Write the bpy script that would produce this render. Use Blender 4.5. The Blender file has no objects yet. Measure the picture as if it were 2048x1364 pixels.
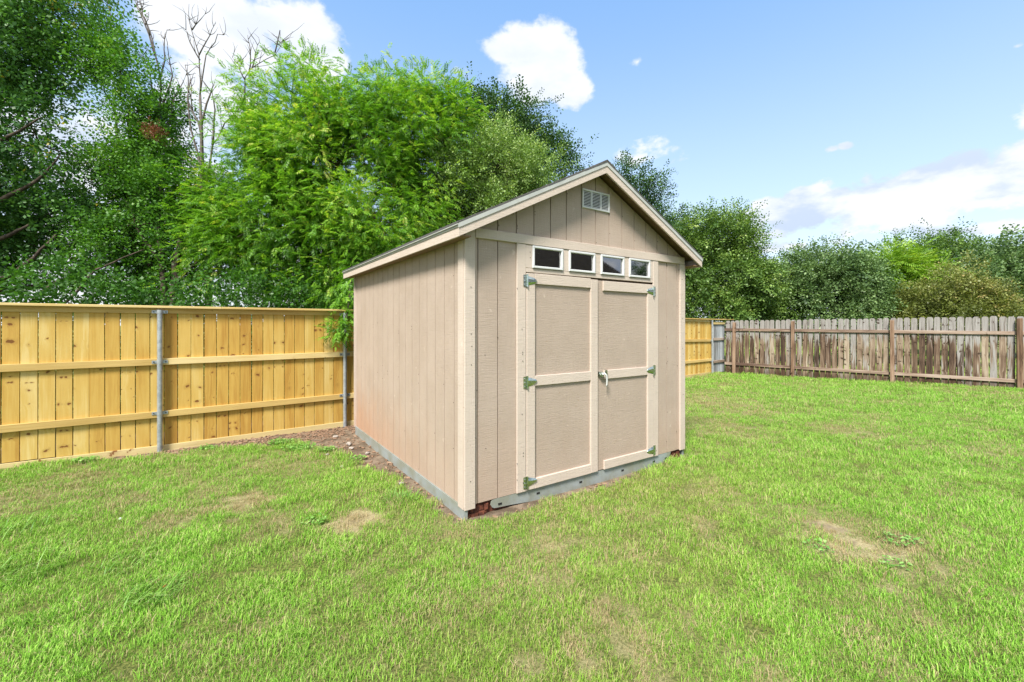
import bpy, math, random
import numpy as np
from mathutils import Vector, Matrix
random.seed(7); rng = np.random.default_rng(11)
SC = bpy.context.scene
COL = SC.collection
R = math.radians
# ------------------------------------------------------------------ camera, sky, sun, exposure
FPX, HOR, EYE = 859.0, 648.0, 1.68          # focal length in pixels (2048 wide), horizon row, eye height in metres
cam = bpy.data.objects.new('camera', bpy.data.cameras.new('camera')); COL.objects.link(cam)
cam.location = (0, 0, EYE); cam.rotation_euler = (R(90), 0, 0)
cam.data.sensor_width = 36; cam.data.lens = FPX / 2048 * 36; cam.data.shift_y = -(682 - HOR) / 2048
cam.data.clip_start = .05; cam.data.clip_end = 2000
SC.camera = cam
SC.view_settings.view_transform = 'Standard'; SC.view_settings.look = 'None'
SC.view_settings.gamma = 1; SC.view_settings.use_curve_mapping = False
SC.view_settings.exposure = 1.08
SUN_AZ, SUN_EL = 201.0, 49.0                 # compass-style azimuth from +Y clockwise, elevation
SKY_STRENGTH = .13
sun = bpy.data.objects.new('sun', bpy.data.lights.new('sun', 'SUN')); COL.objects.link(sun)
sun.data.energy = 4.2; sun.data.angle = R(14); sun.data.color = (1, .95, .87)
_sd = Vector((math.sin(R(SUN_AZ)) * math.cos(R(SUN_EL)), math.cos(R(SUN_AZ)) * math.cos(R(SUN_EL)), math.sin(R(SUN_EL))))
sun.rotation_euler = _sd.to_track_quat('Z', 'Y').to_euler()
sun.location = (0, 0, 20)


class NT:
    """small helper to write node trees as expressions"""
    def __init__(s, tree): s.t = tree; s.n = tree.nodes; s.l = tree.links
    def new(s, kind, **kw):
        n = s.n.new(kind)
        for k, v in kw.items(): setattr(n, k, v)
        return n
    def put(s, sock, v):
        if isinstance(v, bpy.types.NodeSocket): s.l.new(v, sock)
        elif v is not None:
            if isinstance(v, (tuple, list)) and len(v) == 3 and sock.type == 'RGBA': v = (*v, 1)
            sock.default_value = v
    def m(s, op, a, b=None, c=None):
        n = s.new('ShaderNodeMath', operation=op)
        for i, v in enumerate((a, b, c)):
            if v is not None: s.put(n.inputs[i], v)
        return n.outputs[0]
    def add(s, a, b): return s.m('ADD', a, b)
    def sub(s, a, b): return s.m('SUBTRACT', a, b)
    def mul(s, a, b): return s.m('MULTIPLY', a, b)
    def mx(s, a, b): return s.m('MAXIMUM', a, b)
    def step(s, v, lo, hi, t0=0., t1=1.):
        n = s.new('ShaderNodeMapRange', interpolation_type='SMOOTHSTEP')
        for k, q in zip(('Value', 'From Min', 'From Max', 'To Min', 'To Max'), (v, lo, hi, t0, t1)): s.put(n.inputs[k], q)
        return n.outputs[0]
    def mix(s, f, a, b, blend='MIX'):
        n = s.new('ShaderNodeMix', data_type='RGBA', blend_type=blend)
        s.put(n.inputs[0], f); s.put(n.inputs[6], a); s.put(n.inputs[7], b)
        return n.outputs[2]
    def noise(s, vec, scale, detail=3, rough=.5, dist=0):
        n = s.new('ShaderNodeTexNoise')
        if vec is not None: s.put(n.inputs['Vector'], vec)
        s.put(n.inputs['Scale'], scale); s.put(n.inputs['Detail'], detail); s.put(n.inputs['Roughness'], rough); s.put(n.inputs['Distortion'], dist)
        return n.outputs['Fac']
    def vmap(s, vec, scale=(1, 1, 1), loc=(0, 0, 0)):
        n = s.new('ShaderNodeMapping'); s.put(n.inputs['Vector'], vec); s.put(n.inputs['Scale'], scale); s.put(n.inputs['Location'], loc)
        return n.outputs[0]
    def vadd(s, a, b):
        n = s.new('ShaderNodeVectorMath', operation='ADD'); s.put(n.inputs[0], a); s.put(n.inputs[1], b); return n.outputs[0]
    def xyz(s, v):
        n = s.new('ShaderNodeSeparateXYZ'); s.put(n.inputs[0], v); return n.outputs
    def comb(s, x, y, z):
        n = s.new('ShaderNodeCombineXYZ'); s.put(n.inputs[0], x); s.put(n.inputs[1], y); s.put(n.inputs[2], z); return n.outputs[0]
    def ramp(s, v, stops):
        n = s.new('ShaderNodeValToRGB'); s.put(n.inputs[0], v)
        el = n.color_ramp.elements
        while len(el) < len(stops): el.new(.5)
        for e, (p, c) in zip(el, stops): e.position = p; e.color = (*c, 1)
        return n.outputs[0]


W = bpy.data.worlds.new('World'); SC.world = W; W.use_nodes = True
t = NT(W.node_tree); t.n.clear()
skyn = t.new('ShaderNodeTexSky', sky_type='NISHITA'); skyn.sun_disc = False
skyn.sun_elevation = R(SUN_EL); skyn.sun_rotation = R(SUN_AZ)
skyn.air_density = 1.0; skyn.dust_density = .6; skyn.ozone_density = 1.6
tc = t.new('ShaderNodeTexCoord').outputs['Generated']
dx, dy, dz = t.xyz(tc)
az = t.m('ARCTAN2', dx, dy); el_ = t.m('ARCSINE', dz)
# sky colour: Nishita, lifted by a thin summer milkiness that thickens to the horizon
hz = t.step(el_, -.05, .75)
base = t.mix(t.step(el_, 0., .7, .80, .72), skyn.outputs[0], t.ramp(hz, [(0, (3.5, 4.0, 4.4)), (.35, (2.5, 3.3, 4.2)), (1, (1.05, 2.1, 3.95))]))
nz = t.noise(t.vmap(tc, (1, 1, 1.5)), 9, 8, .6)
nzb = t.noise(t.vmap(tc, (1, 1, 1.7)), 3.2, 6, .55)
def px_dir(x, y):
    a = math.atan((x - 1024) / FPX); return a, math.atan((HOR - y) / FPX * math.cos(a))
def cloud(x, y, rx, ry, amp=1.):
    a0, e0 = px_dir(x, y)
    k = math.cos(a0)
    ra = rx / FPX * k * k; re = ry / FPX * k
    d = t.m('SQRT', t.add(t.m('POWER', t.m('DIVIDE', t.sub(az, a0), ra), 2), t.m('POWER', t.m('DIVIDE', t.sub(el_, e0), re), 2)))
    q = t.m('SUBTRACT', 1, d)
    return q if amp >= 1 else t.m('MINIMUM', q, t.mul(q, amp))
cl = None
for c in [(430, 60, 190, 90), (590, 50, 110, 70), (400, 190, 120, 90), (640, 120, 60, 50), (1085, 125, 105, 75), (1130, 150, 60, 60), (1020, 100, 55, 30), (1610, 425, 150, 58), (1540, 410, 50, 24), (1640, 385, 60, 22), (1830, 360, 80, 28), (1920, 350, 60, 28), (1740, 415, 220, 70), (1660, 395, 110, 40),
          (1900, 372, 165, 60), (2040, 335, 90, 60), (2200, 300, 200, 120), (1950, 460, 170, 16, .6), (1600, 490, 180, 16, .5), (1690, 292, 22, 8, .42), (1665, 298, 18, 7, .42), (2035, 92, 26, 8, .5), (1990, 462, 50, 10, .8),
          (1275, 124, 26, 12, .45), (200, 330, 420, 170, .7), (60, 560, 600, 150, 1.2), (700, 560, 300, 90, .8), (1320, 300, 90, 26, .10), (930, 150, 30, 14, .15)]:
    v = cloud(*c); cl = v if cl is None else t.mx(cl, v)
far = t.mul(t.step(t.m('ABSOLUTE', az), 1.0, 1.5), t.sub(nzb, .42))          # scattered clouds carry on round the rest of the sky
cl = t.mx(cl, t.sub(t.mul(far, 4), t.mul(t.step(t.m('ABSOLUTE', az), 1.3, .95), 2)))
amp = t.step(el_, .55, .2, 1.7, 3.0)
dens = t.step(t.add(cl, t.mul(t.sub(nz, .50), amp)), .03, .34)
dens = t.mul(dens, t.step(el_, -.02, .02))
shade = t.step(t.noise(t.vmap(tc, (1, 1, 2.2), (0, 0, .03)), 6.5, 6, .55), .47, .64)
ccol = t.mix(t.mul(shade, t.step(el_, .60, .1, .25, 1.)), (3.85, 3.95, 4.1), (2.3, 2.75, 3.55))
final = t.mix(t.mul(dens, .93), base, ccol)
gnd = t.step(dz, -.03, -.005)
final = t.mix(gnd, (1.2, 1.6, .7), final)
bg = t.new('ShaderNodeBackground'); t.put(bg.inputs[0], final); bg.inputs[1].default_value = SKY_STRENGTH
t.l.new(bg.outputs[0], t.new('ShaderNodeOutputWorld').inputs[0])
SC.render.engine = 'CYCLES'
SC.cycles.max_bounces = 8; SC.cycles.transparent_max_bounces = 8

# ------------------------------------------------------------------ small tools
def at(x, y, Y): return Vector(((x - 1024) / FPX * Y, Y, EYE + (HOR - y) / FPX * Y))

class MB:
    """collects boxes, prisms and tubes and links them as one mesh object"""
    def __init__(s): s.v = []; s.f = []; s.a = []
    def box(s, x0, x1, y0, y1, z0, z1, jit=0):
        b = len(s.v)
        for z in (z0, z1):
            for x, y in ((x0, y0), (x1, y0), (x1, y1), (x0, y1)):
                s.v.append((x + random.uniform(-jit, jit), y + random.uniform(-jit, jit), z + random.uniform(-jit, jit)))
        s.f += [(b, b+3, b+2, b+1), (b+4, b+5, b+6, b+7), (b, b+1, b+5, b+4), (b+1, b+2, b+6, b+5), (b+2, b+3, b+7, b+6), (b+3, b, b+4, b+7)]
        return s
    def bbox(s, x0, x1, y0, y1, z0, z1, c=.003):
        """box whose four edges on the -y face are chamfered"""
        b = len(s.v)
        s.v += [(x0+c, y0, z0+c), (x1-c, y0, z0+c), (x1-c, y0, z1-c), (x0+c, y0, z1-c),
                (x0, y0+c, z0), (x1, y0+c, z0), (x1, y0+c, z1), (x0, y0+c, z1),
                (x0, y1, z0), (x1, y1, z0), (x1, y1, z1), (x0, y1, z1)]
        q = [(0, 1, 2, 3), (8, 11, 10, 9)]
        for k in (0, 4):
            for i in range(4):
                j = (i + 1) % 4; q.append((k+i, k+4+i, k+4+j, k+j))
        s.f += [tuple(b+i for i in f) for f in q]
        return s
    def prism(s, poly, y0, y1):
        """poly in (x, z), counter-clockwise seen from -y, extruded y0..y1"""
        b = len(s.v); n = len(poly)
        s.v += [(x, y0, z) for x, z in poly] + [(x, y1, z) for x, z in poly]
        s.f.append(tuple(b+i for i in range(n))); s.f.append(tuple(b+n+i for i in reversed(range(n))))
        for i in range(n):
            j = (i+1) % n; s.f.append((b+i, b+n+i, b+n+j, b+j))
        return s
    def prismx(s, poly, x0, x1):
        """poly in (y, z) extruded along x"""
        b = len(s.v); n = len(poly)
        s.v += [(x0, y, z) for y, z in poly] + [(x1, y, z) for y, z in poly]
        s.f.append(tuple(b+i for i in range(n))); s.f.append(tuple(b+n+i for i in reversed(range(n))))
        for i in range(n):
            j = (i+1) % n; s.f.append((b+i, b+n+i, b+n+j, b+j))
        return s
    def tube(s, pts, rad, n=6, cap=True):
        pts = [Vector(p) for p in pts]
        if not hasattr(rad, '__len__'): rad = [rad] * len(pts)
        b0 = len(s.v)
        for i, p in enumerate(pts):
            d = (pts[min(i+1, len(pts)-1)] - pts[max(i-1, 0)])
            if d.length < 1e-6: d = Vector((0, 0, 1))
            d.normalize()
            u = d.cross(Vector((0, 0, 1)) if abs(d.z) < .9 else Vector((1, 0, 0))).normalized(); w = d.cross(u)
            for k in range(n):
                a = 2 * math.pi * k / n
                s.v.append(tuple(p + (u * math.cos(a) + w * math.sin(a)) * rad[i]))
        for i in range(len(pts)-1):
            for k in range(n):
                a = b0 + i*n + k; c = b0 + i*n + (k+1) % n
                s.f.append((a, c, c+n, a+n))
        if cap:
            s.f.append(tuple(b0 + k for k in reversed(range(n)))); s.f.append(tuple(b0 + (len(pts)-1)*n + k for k in range(n)))
        return s
    def mesh(s, name, mat, smooth=False):
        me = bpy.data.meshes.new(name); me.from_pydata(s.v, [], s.f); me.update()
        if smooth: me.polygons.foreach_set('use_smooth', [True] * len(me.polygons))
        if mat: me.materials.append(mat)
        return me
    def build(s, name, mat, parent=None, smooth=False, fix=True):
        me = s.mesh(name, mat, smooth)
        if fix:
            import bmesh
            bm = bmesh.new(); bm.from_mesh(me); bmesh.ops.recalc_face_normals(bm, faces=bm.faces); bm.to_mesh(me); bm.free()
        return link(name, me, parent)
def link(name, me, parent=None):
    o = bpy.data.objects.new(name, me); COL.objects.link(o)
    if parent: o.parent = parent
    return o
def tag(o, label=None, cat=None, group=None, kind=None):
    for k, v in (('label', label), ('category', cat), ('group', group), ('kind', kind)):
        if v: o[k] = v
    return o
def empty(name, loc, rz=0):
    o = bpy.data.objects.new(name, None); COL.objects.link(o); o.location = loc; o.rotation_euler = (0, 0, rz)
    o.empty_display_size = .2
    return o

# value noise for laying things out
_lat = rng.random((256, 256))
def vnoise(x, y, s):
    x = np.asarray(x) / s; y = np.asarray(y) / s
    xi = np.floor(x).astype(int); yi = np.floor(y).astype(int); fx = x - xi; fy = y - yi
    fx = fx*fx*(3-2*fx); fy = fy*fy*(3-2*fy)
    g = lambda a, b: _lat[a % 256, b % 256]
    return (g(xi, yi)*(1-fx)+g(xi+1, yi)*fx)*(1-fy) + (g(xi, yi+1)*(1-fx)+g(xi+1, yi+1)*fx)*fy
def fbm(x, y, s, o=4):
    r = 0; a = .5
    for i in range(o): r = r + a * vnoise(np.asarray(x) + 17.3*i, np.asarray(y) - 9.1*i, s / 2**i); a *= .5
    return r / (1 - .5**o)
def sstep(v, a, b):
    q = np.clip((v - a) / (b - a), 0, 1); return q*q*(3-2*q)

# ------------------------------------------------------------------ materials
def material(name, rough=.7, spec=.3, metal=0):
    m = bpy.data.materials.new(name); m.use_nodes = True
    t = NT(m.node_tree); bs = t.n['Principled BSDF']
    bs.inputs['Roughness'].default_value = rough; bs.inputs['Specular IOR Level'].default_value = spec; bs.inputs['Metallic'].default_value = metal
    return m, t, bs
def bump(t, bs, h, strength=.3, dist=.002):
    b = t.new('ShaderNodeBump'); b.inputs['Strength'].default_value = strength; b.inputs['Distance'].default_value = dist
    t.put(b.inputs['Height'], h); t.l.new(b.outputs[0], bs.inputs['Normal'])

def wood(name, axis, cols, knot_col, dens=.16, knot=.055, grey=None, stain=None, knotp=.55, gcon=.75):
    """timber with grain along one axis ('x' or 'z'), knots scattered over it, colour varying from piece to piece"""
    m, t, bs = material(name, .72, .25)
    oc = t.new('ShaderNodeTexCoord').outputs['Object']
    oi = t.new('ShaderNodeObjectInfo'); rnd = oi.outputs['Random']
    x, y, z = t.xyz(oc)
    a, l = (x, z) if axis == 'z' else (z, x)              # across, along
    off = t.mul(rnd, 91.7)
    # knots: one candidate in each cell of a lattice along the piece
    r3 = t.m('FRACT', t.mul(rnd, 3.77))
    a_s = t.add(a, t.mul(t.sub(r3, .5), .05)); pr = t.m('GREATER_THAN', t.m('FRACT', t.mul(rnd, 11.3)), .55)
    am = t.add(t.mul(t.m('ABSOLUTE', a_s), pr), t.mul(a_s, t.sub(1, pr)))       # whorls come in pairs either side of the pith
    wn = t.mul(t.sub(t.noise(t.comb(t.mul(a, 30), t.mul(l, 30), off), 1, 2), .5), .30)
    vor = t.new('ShaderNodeTexVoronoi', voronoi_dimensions='2D', feature='F1'); vor.inputs['Scale'].default_value = 1
    sl = t.mul(am, t.mul(t.sub(r3, .45), 7))
    t.put(vor.inputs['Vector'], t.comb(t.add(t.add(t.mul(am, 1/(dens*.85)), off), wn), t.add(t.add(t.mul(l, 1/(dens*.62)), sl), t.add(off, wn)), 0))
    d = vor.outputs['Distance']; cr = t.xyz(vor.outputs['Color'])[0]
    has = t.m('GREATER_THAN', cr, 1 - knotp)
    size = t.mul(t.add(t.mul(t.m('POWER', t.xyz(vor.outputs['Color'])[1], 2), 1.3), .45), knot * 1.15)
    kk = t.mul(has, t.sub(1, t.step(t.m('DIVIDE', d, size), .7, 1.2)))
    halo = t.mul(has, t.sub(1, t.step(t.m('DIVIDE', d, size), .9, 3.2)))
    bend = t.mul(t.m('EXPONENT', t.mul(d, -5)), t.mul(has, .05))
    ga = t.add(a, bend)
    gv = t.comb(t.add(t.mul(ga, 70), off), t.mul(l, 2.2), off)
    g1 = t.noise(gv, 1, 4, .6, .6)
    g2 = t.noise(t.comb(t.add(t.mul(ga, 16), off), t.mul(l, 1.1), off), 1, 3, .5, 1.2)
    big = t.noise(t.comb(t.mul(a, 5), t.mul(l, 1.4), off), 1, 2)
    tone = t.add(t.mul(t.sub(rnd, .5), .75), t.add(t.mul(t.sub(big, .5), .8), t.add(.5, t.add(t.mul(t.sub(g2, .5), gcon), t.mul(t.sub(g1, .5), gcon*.8)))))
    col = t.ramp(tone, cols)
    if grey:
        gg, lo, hi = grey                                  # silvering: stronger towards the exposed top, uneven between boards
        r2 = t.m('FRACT', t.mul(rnd, 7.31))
        gm = t.add(t.add(t.mul(t.sub(r2, .5), 1.0), t.mul(t.sub(g2, .5), 2.6)), t.add(t.mul(t.sub(big, .5), 1.1), t.step(l, lo, hi, .05, 1.5)))
        gm = t.step(gm, .1, .85)
        gcol = t.ramp(t.add(t.mul(g1, .7), t.mul(g2, .3)), gg)
        col = t.mix(gm, col, gcol)
    col = t.mix(t.mul(halo, .45), col, t.mix(.5, col, knot_col))
    col = t.mix(t.mul(kk, .92), col, knot_col)
    if stain:
        sc_, lo, hi, amt = stain
        col = t.mix(t.mul(t.step(t.add(l, t.mul(t.sub(big, .5), .5)), hi, lo), amt), col, sc_)
    t.put(bs.inputs['Base Color'], col)
    bump(t, bs, t.add(t.mul(g1, .6), t.mul(kk, -.4)), .5, .003)
    return m

Y_COLS = [(.05, (.37, .20, .038)), (.4, (.48, .30, .068)), (.75, (.54, .37, .105)), (1, (.60, .455, .18))]
M = {}
M['pine'] = wood('yellow_pine_upright', 'z', Y_COLS, (.15, .055, .014), .17, .085, knotp=.30)
M['pine_rail'] = wood('yellow_pine_rail', 'x', [(.05, (.42, .28, .09)), (.5, (.54, .385, .145)), (1, (.63, .50, .25))], (.15, .06, .02), .30, .06, knotp=.3)
M['kick'] = wood('green_pine_kickboard', 'x', [(.05, (.38, .28, .11)), (.5, (.52, .41, .19)), (1, (.62, .52, .28))], (.18, .07, .02), .5, .05, knotp=.3)
GREYS = [(.3, (.06, .045, .035)), (.47, (.22, .205, .19)), (.8, (.37, .365, .355))]
B_COLS = [(.1, (.035, .020, .013)), (.42, (.11, .070, .045)), (.7, (.20, .145, .10)), (1, (.33, .27, .20))]
M['cedar'] = wood('weathered_picket', 'z', B_COLS, (.035, .018, .01), .17, .13, grey=(GREYS, .95, 1.7), stain=((.045, .022, .010), .10, .38, .6), knotp=.32, gcon=1.5)
M['cedar_rail'] = wood('weathered_rail', 'x', [(.05, (.09, .055, .04)), (.5, (.25, .18, .135)), (1, (.38, .31, .255))], (.06, .03, .012), .25, .06, knotp=.3, gcon=1.4)
M['cedar_post'] = wood('weathered_post', 'z', [(.05, (.06, .032, .018)), (.5, (.165, .10, .062)), (1, (.29, .20, .14))], (.04, .02, .01), .25, .09, knotp=.3, gcon=1.5)
M['greywood'] = wood('silvered_picket', 'z', [(.1, (.16, .16, .16)), (.5, (.32, .34, .36)), (1, (.50, .52, .54))], (.09, .08, .07), .4, .05, knotp=.25)

def paint(name, c, c2, groove=True, dirt=0, wear=.35):
    """latex paint over rough-sawn panel: faint grain in the film, scuffs, red clay splashed on the foot of the walls"""
    m, t, bs = material(name, .62, .35)
    oc = t.new('ShaderNodeTexCoord').outputs['Object']; x, y, z = t.xyz(oc)
    rnd = t.new('ShaderNodeObjectInfo').outputs['Random']
    h = t.add(x, y)
    g = t.noise(t.comb(t.mul(h, 9), t.mul(rnd, 30), t.mul(z, 150)), 1, 4, .6, .8)      # band-saw marks run across
    g2 = t.noise(t.comb(t.mul(h, 120), t.mul(rnd, 50), t.mul(z, 5)), 1, 4, .6, .5)
    b = t.noise(oc, 2.3, 5, .6); sp = t.noise(oc, 38, 3, .6)
    col = t.mix(t.step(t.add(t.mul(b, .7), t.mul(g2, .3)), .3, .7), c, c2)
    col = t.mix(t.mul(t.step(g, .44, .25), .28), col, tuple(q * .62 for q in c))
    col = t.mix(t.mul(t.step(sp, .66, .74), wear), col, (.28, .17, .10))
    col = t.mix(t.mul(t.step(t.noise(t.vadd(oc, (5, 3, 1)), 13, 2), .70, .76), .25), col, (.72, .60, .50))
    if dirt:
        k = t.step(t.add(z, t.mul(t.sub(t.noise(t.vmap(oc, (3, 3, 1)), 2.2, 3), .5), .9)), .95, .05)
        k = t.mul(k, t.step(y, .3, 3.3, .25, 1.))
        col = t.mix(t.mul(k, dirt), col, (.42, .20, .095))
    t.put(bs.inputs['Base Color'], col)
    bump(t, bs, t.add(g, t.mul(g2, .6)), .8, .004)
    return m
M['siding'] = paint('taupe_siding_paint', (.355, .280, .224), (.405, .325, .266), dirt=.5)
M['trim'] = paint('light_trim_paint', (.475, .398, .335), (.525, .446, .380), dirt=.15, wear=.5)
M['door'] = paint('taupe_door_paint', (.345, .274, .218), (.39, .313, .255), dirt=.25, wear=.6)
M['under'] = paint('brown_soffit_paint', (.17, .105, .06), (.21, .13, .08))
M['groove'] = paint('groove_shade_wood', (.075, .045, .028), (.10, .062, .04))  # unpainted wood, darkened further to put the grooves' shade into the colour

def simple(name, c, rough=.5, metal=0, spec=.4, var=.25, scale=30, c2=None, bmp=0):
    m, t, bs = material(name, rough, spec, metal)
    oc = t.new('ShaderNodeTexCoord').outputs['Object']
    n = t.noise(oc, scale, 4, .6)
    c2 = c2 or tuple(q * (1 - var) for q in c)
    t.put(bs.inputs['Base Color'], t.mix(t.step(n, .35, .65), c, c2))
    if bmp: bump(t, bs, n, bmp, .003)
    return m
M['galv'] = simple('galvanised_steel', (.42, .45, .47), .45, .55, .5, .25, 22, (.30, .33, .36), .1)
M['zinc'] = simple('zinc_plated_steel', (.62, .68, .64), .24, 1., .5, .2, 60, (.40, .47, .40))
M['rail_metal'] = simple('galvanised_skid_rail', (.30, .335, .335), .6, .25, .3, .2, 4, (.25, .26, .215), .15)
M['drip'] = simple('painted_drip_edge', (.43, .44, .41), .45, .1, .4, .12, 8)
M['white'] = simple('white_vinyl', (.57, .58, .58), .35, 0, .5, .05, 12)
M['shingle'] = simple('grey_asphalt_shingle', (.12, .115, .11), .9, 0, .2, .5, 120, None, .5)
M['black'] = simple('black_void', (.012, .011, .010), .9)
M['interior'] = simple('dark_bare_interior_wood', (.10, .06, .035), .8, var=.4, scale=5)
M['stud'] = simple('bare_pine_stud', (.50, .28, .12), .7, var=.3, scale=9)
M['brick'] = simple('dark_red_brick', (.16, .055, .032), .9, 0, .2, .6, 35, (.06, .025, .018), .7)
M['stone'] = simple('pale_limestone', (.36, .32, .28), .85, 0, .2, .35, 25, None, .5)
M['bark'] = simple('dark_tree_bark', (.10, .078, .06), .9, 0, .1, .55, 14, None, .8)
M['greybark'] = simple('grey_dead_wood', (.15, .13, .115), .9, 0, .1, .4, 22, None, .4)
M['chip'] = simple('bark_mulch', (.20, .12, .075), .9, 0, .1, .6, 9, (.34, .24, .17))
M['red'] = simple('red_plastic', (.55, .07, .04), .5)
M['paper'] = simple('white_litter', (.75, .75, .76), .6)
M['hbrick'] = simple('brown_house_brick', (.20, .11, .07), .9, var=.5, scale=8)
M['roofing'] = simple('house_roofing', (.07, .06, .055), .9, var=.4, scale=6)
gm_, t, bs = material('window_glass', .03, .5)
t.put(bs.inputs['Base Color'], (.9, .95, .95)); bs.inputs['Transmission Weight'].default_value = 1; bs.inputs['IOR'].default_value = 1.5
tr = t.new('ShaderNodeBsdfTransparent'); t.put(tr.inputs[0], (.7, .74, .74)); gl = t.new('ShaderNodeBsdfGlossy'); gl.inputs['Roughness'].default_value = .03
fr = t.new('ShaderNodeFresnel'); fr.inputs[0].default_value = 1.75
ms = t.new('ShaderNodeMixShader'); t.put(ms.inputs[0], t.add(fr.outputs[0], .28)); t.l.new(tr.outputs[0], ms.inputs[1]); t.l.new(gl.outputs[0], ms.inputs[2])
t.l.new(ms.outputs[0], t.n['Material Output'].inputs[0]); M['glass'] = gm_

def leafmat(name, stops, trans=.38, rough=.45):
    m, t, bs = material(name, rough, .35)
    at_ = t.new('ShaderNodeAttribute', attribute_name='tint', attribute_type='GEOMETRY')
    c = t.ramp(at_.outputs['Fac'], stops)
    t.put(bs.inputs['Base Color'], c)
    tl = t.new('ShaderNodeBsdfTranslucent'); t.put(tl.inputs[0], t.mix(1, c, (1.25, 1.3, .55), 'MULTIPLY'))
    ms = t.new('ShaderNodeMixShader'); ms.inputs[0].default_value = trans
    t.l.new(bs.outputs[0], ms.inputs[1]); t.l.new(tl.outputs[0], ms.inputs[2]); t.l.new(ms.outputs[0], t.n['Material Output'].inputs[0])
    return m

# ------------------------------------------------------------------ ground layout
SH_O = (-.407, 3.72); SH_A = math.atan2(.562, .827)                # shed near-left corner, direction of its front
FE_O = (-4.823, 5.885); FE_A = math.atan2(.606, .795)              # new fence: its first visible post, direction
BR_O = (8.98, 13.73); BR_A = math.atan2(-.630, .777)               # old picket fence
def to_local(x, y, o, a):
    x = np.asarray(x) - o[0]; y = np.asarray(y) - o[1]; c, s = math.cos(a), math.sin(a)
    return x*c + y*s, -x*s + y*c
CTRL = [(-6.0, 5.0, .0), (-4.8, 5.8, -.05), (-2.9, 7.2, -.07), (0, 9, -.06), (4, 12.5, -.04), (6.9, 14.8, -.03), (8.98, 13.7, -.01), (12.7, 10.7, .05), (15, 9, .07),
        (-.4, 3.6, -.005), (-2.4, 6.7, -.02), (1, 4.5, -.025), (2.2, 5.2, 0), (4, 7, 0), (0, 2, .0), (-3, 3, 0), (4, 3, .02), (8, 6, .02), (0, -3, 0), (5, 10, -.02)]
def ground_z(x, y):
    x = np.asarray(x, float); y = np.asarray(y, float); w = 0; s = 0
    for cx, cy, cz in CTRL:
        k = 1 / ((x-cx)**2 + (y-cy)**2 + .15)**1.5; w = w + k; s = s + k*cz
    return s / w + (fbm(x, y, .9, 3) - .5) * .022
def gpt(px, py):                                                     # pixel of the photograph -> point of the lawn
    Y = FPX * EYE / (py - HOR); return (px-1024)/FPX*Y, Y
BARE = [(1710, 1085, .30, 1), (1400, 1045, .12, .5), (712, 1045, .17, .9), (345, 1035, .2, .6), (500, 1000, .22, .7), (250, 1000, .2, .5), (420, 985, .2, .55), (560, 1045, .15, .5), (1090, 1085, .10, .8), (1240, 1240, .12, .6),
        (1280, 1290, .10, .7), (1160, 1305, .07, .6), (1300, 1330, .1, .5), (1060, 1330, .06, .5), (1690, 860, .45, .6), (1390, 800, .9, .6), (1420, 850, .7, .5), (1440, 810, .8, .6), (60, 985, .3, .5), (1850, 1240, .09, .6),
        (600, 930, .3, .4), (1720, 1275, .1, .5), (1430, 980, .25, .4), (1510, 1010, .2, .3), (160, 950, .3, .5), (1100, 1110, .08, .8), (1470, 1300, .07, .4), (1560, 1380, .1, .5), (900, 1040, .1, .3), (790, 1000, .12, .5)]
def bare_fields(x, y):
    """returns soil (0..1, no grass), dry (0..1, straw) and lush (0..1) at a point of the lawn"""
    x = np.asarray(x, float); y = np.asarray(y, float)
    n = fbm(x, y, .35, 4) - .5; n2 = fbm(x + 40, y + 11, 1.6, 4) - .5; nf = fbm(x + 9, y + 3, .09, 2) - .5
    fx, fy = to_local(x, y, FE_O, FE_A); sx, sy = to_local(x, y, SH_O, SH_A)
    dist = -fy                                                      # metres in front of the new fence
    wid = np.interp(fx, [-1.2, -.4, .6, 2.4, 4.2, 9, 13, 15], [.03, .2, .45, .85, 1.1, .9, .25, .05])
    soil = 1 - sstep(dist + n*.75, wid*.75, wid*1.15)
    soil = soil * (1 - sstep(fy, .6, 2.0))
    side = (sx < 0) & (sx > -1.4) & (sy > -.1) & (sy < 3.9)
    ws = np.interp(sy, [0, .6, 1.6, 2.6, 3.6], [.10, .15, .28, .5, .9])
    soil = np.maximum(soil, np.where(side, 1 - sstep(-sx + n*.35, ws*.7, ws*1.25), 0))
    frt = (sy < .05) & (sx > -.15) & (sx < 3.3)
    wf = np.interp(sx, [0, .4, .8, 1.6, 2.2, 3.2], [.02, .17, .06, .17, .06, .0])
    soil = np.maximum(soil, np.where(frt, (1 - sstep(-sy + n*.18, wf*.8, wf*1.3)) * .9, 0))
    soil = np.where((sx > -.02) & (sx < 3.15) & (sy > -.02) & (sy < 3.64), 1, soil)
    dry = sstep(n2 + n*.8 + nf*.5, .02, .42) * .30
    for px, py, r, a in BARE:
        a = a*.85 if a > .65 else a*.7
        cx, cy = gpt(px, py)
        e = np.sqrt((x-cx)**2 + ((y-cy)*.8)**2) / (r*1.1)
        dry = np.maximum(dry, a * (1 - sstep(e + n*1.6 + nf*2.2, .3, 1.5)))
        if a > .65: soil = np.maximum(soil, .62 * a * (1 - sstep(e + n*1.5 + nf*3.2, .1, .9)))
    mid = np.exp(-(((x/np.maximum(y, .5)) - .12)/.55)**2) * sstep(y, 7, 4)       # the tired strip of lawn before the doors
    lush = np.clip(1.10 - mid*.62 + n2*1.3, 0, 1)
    dry = np.clip(dry + mid*.05, 0, 1)
    return np.clip(soil, 0, 1), np.clip(dry, 0, 1), lush

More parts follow.
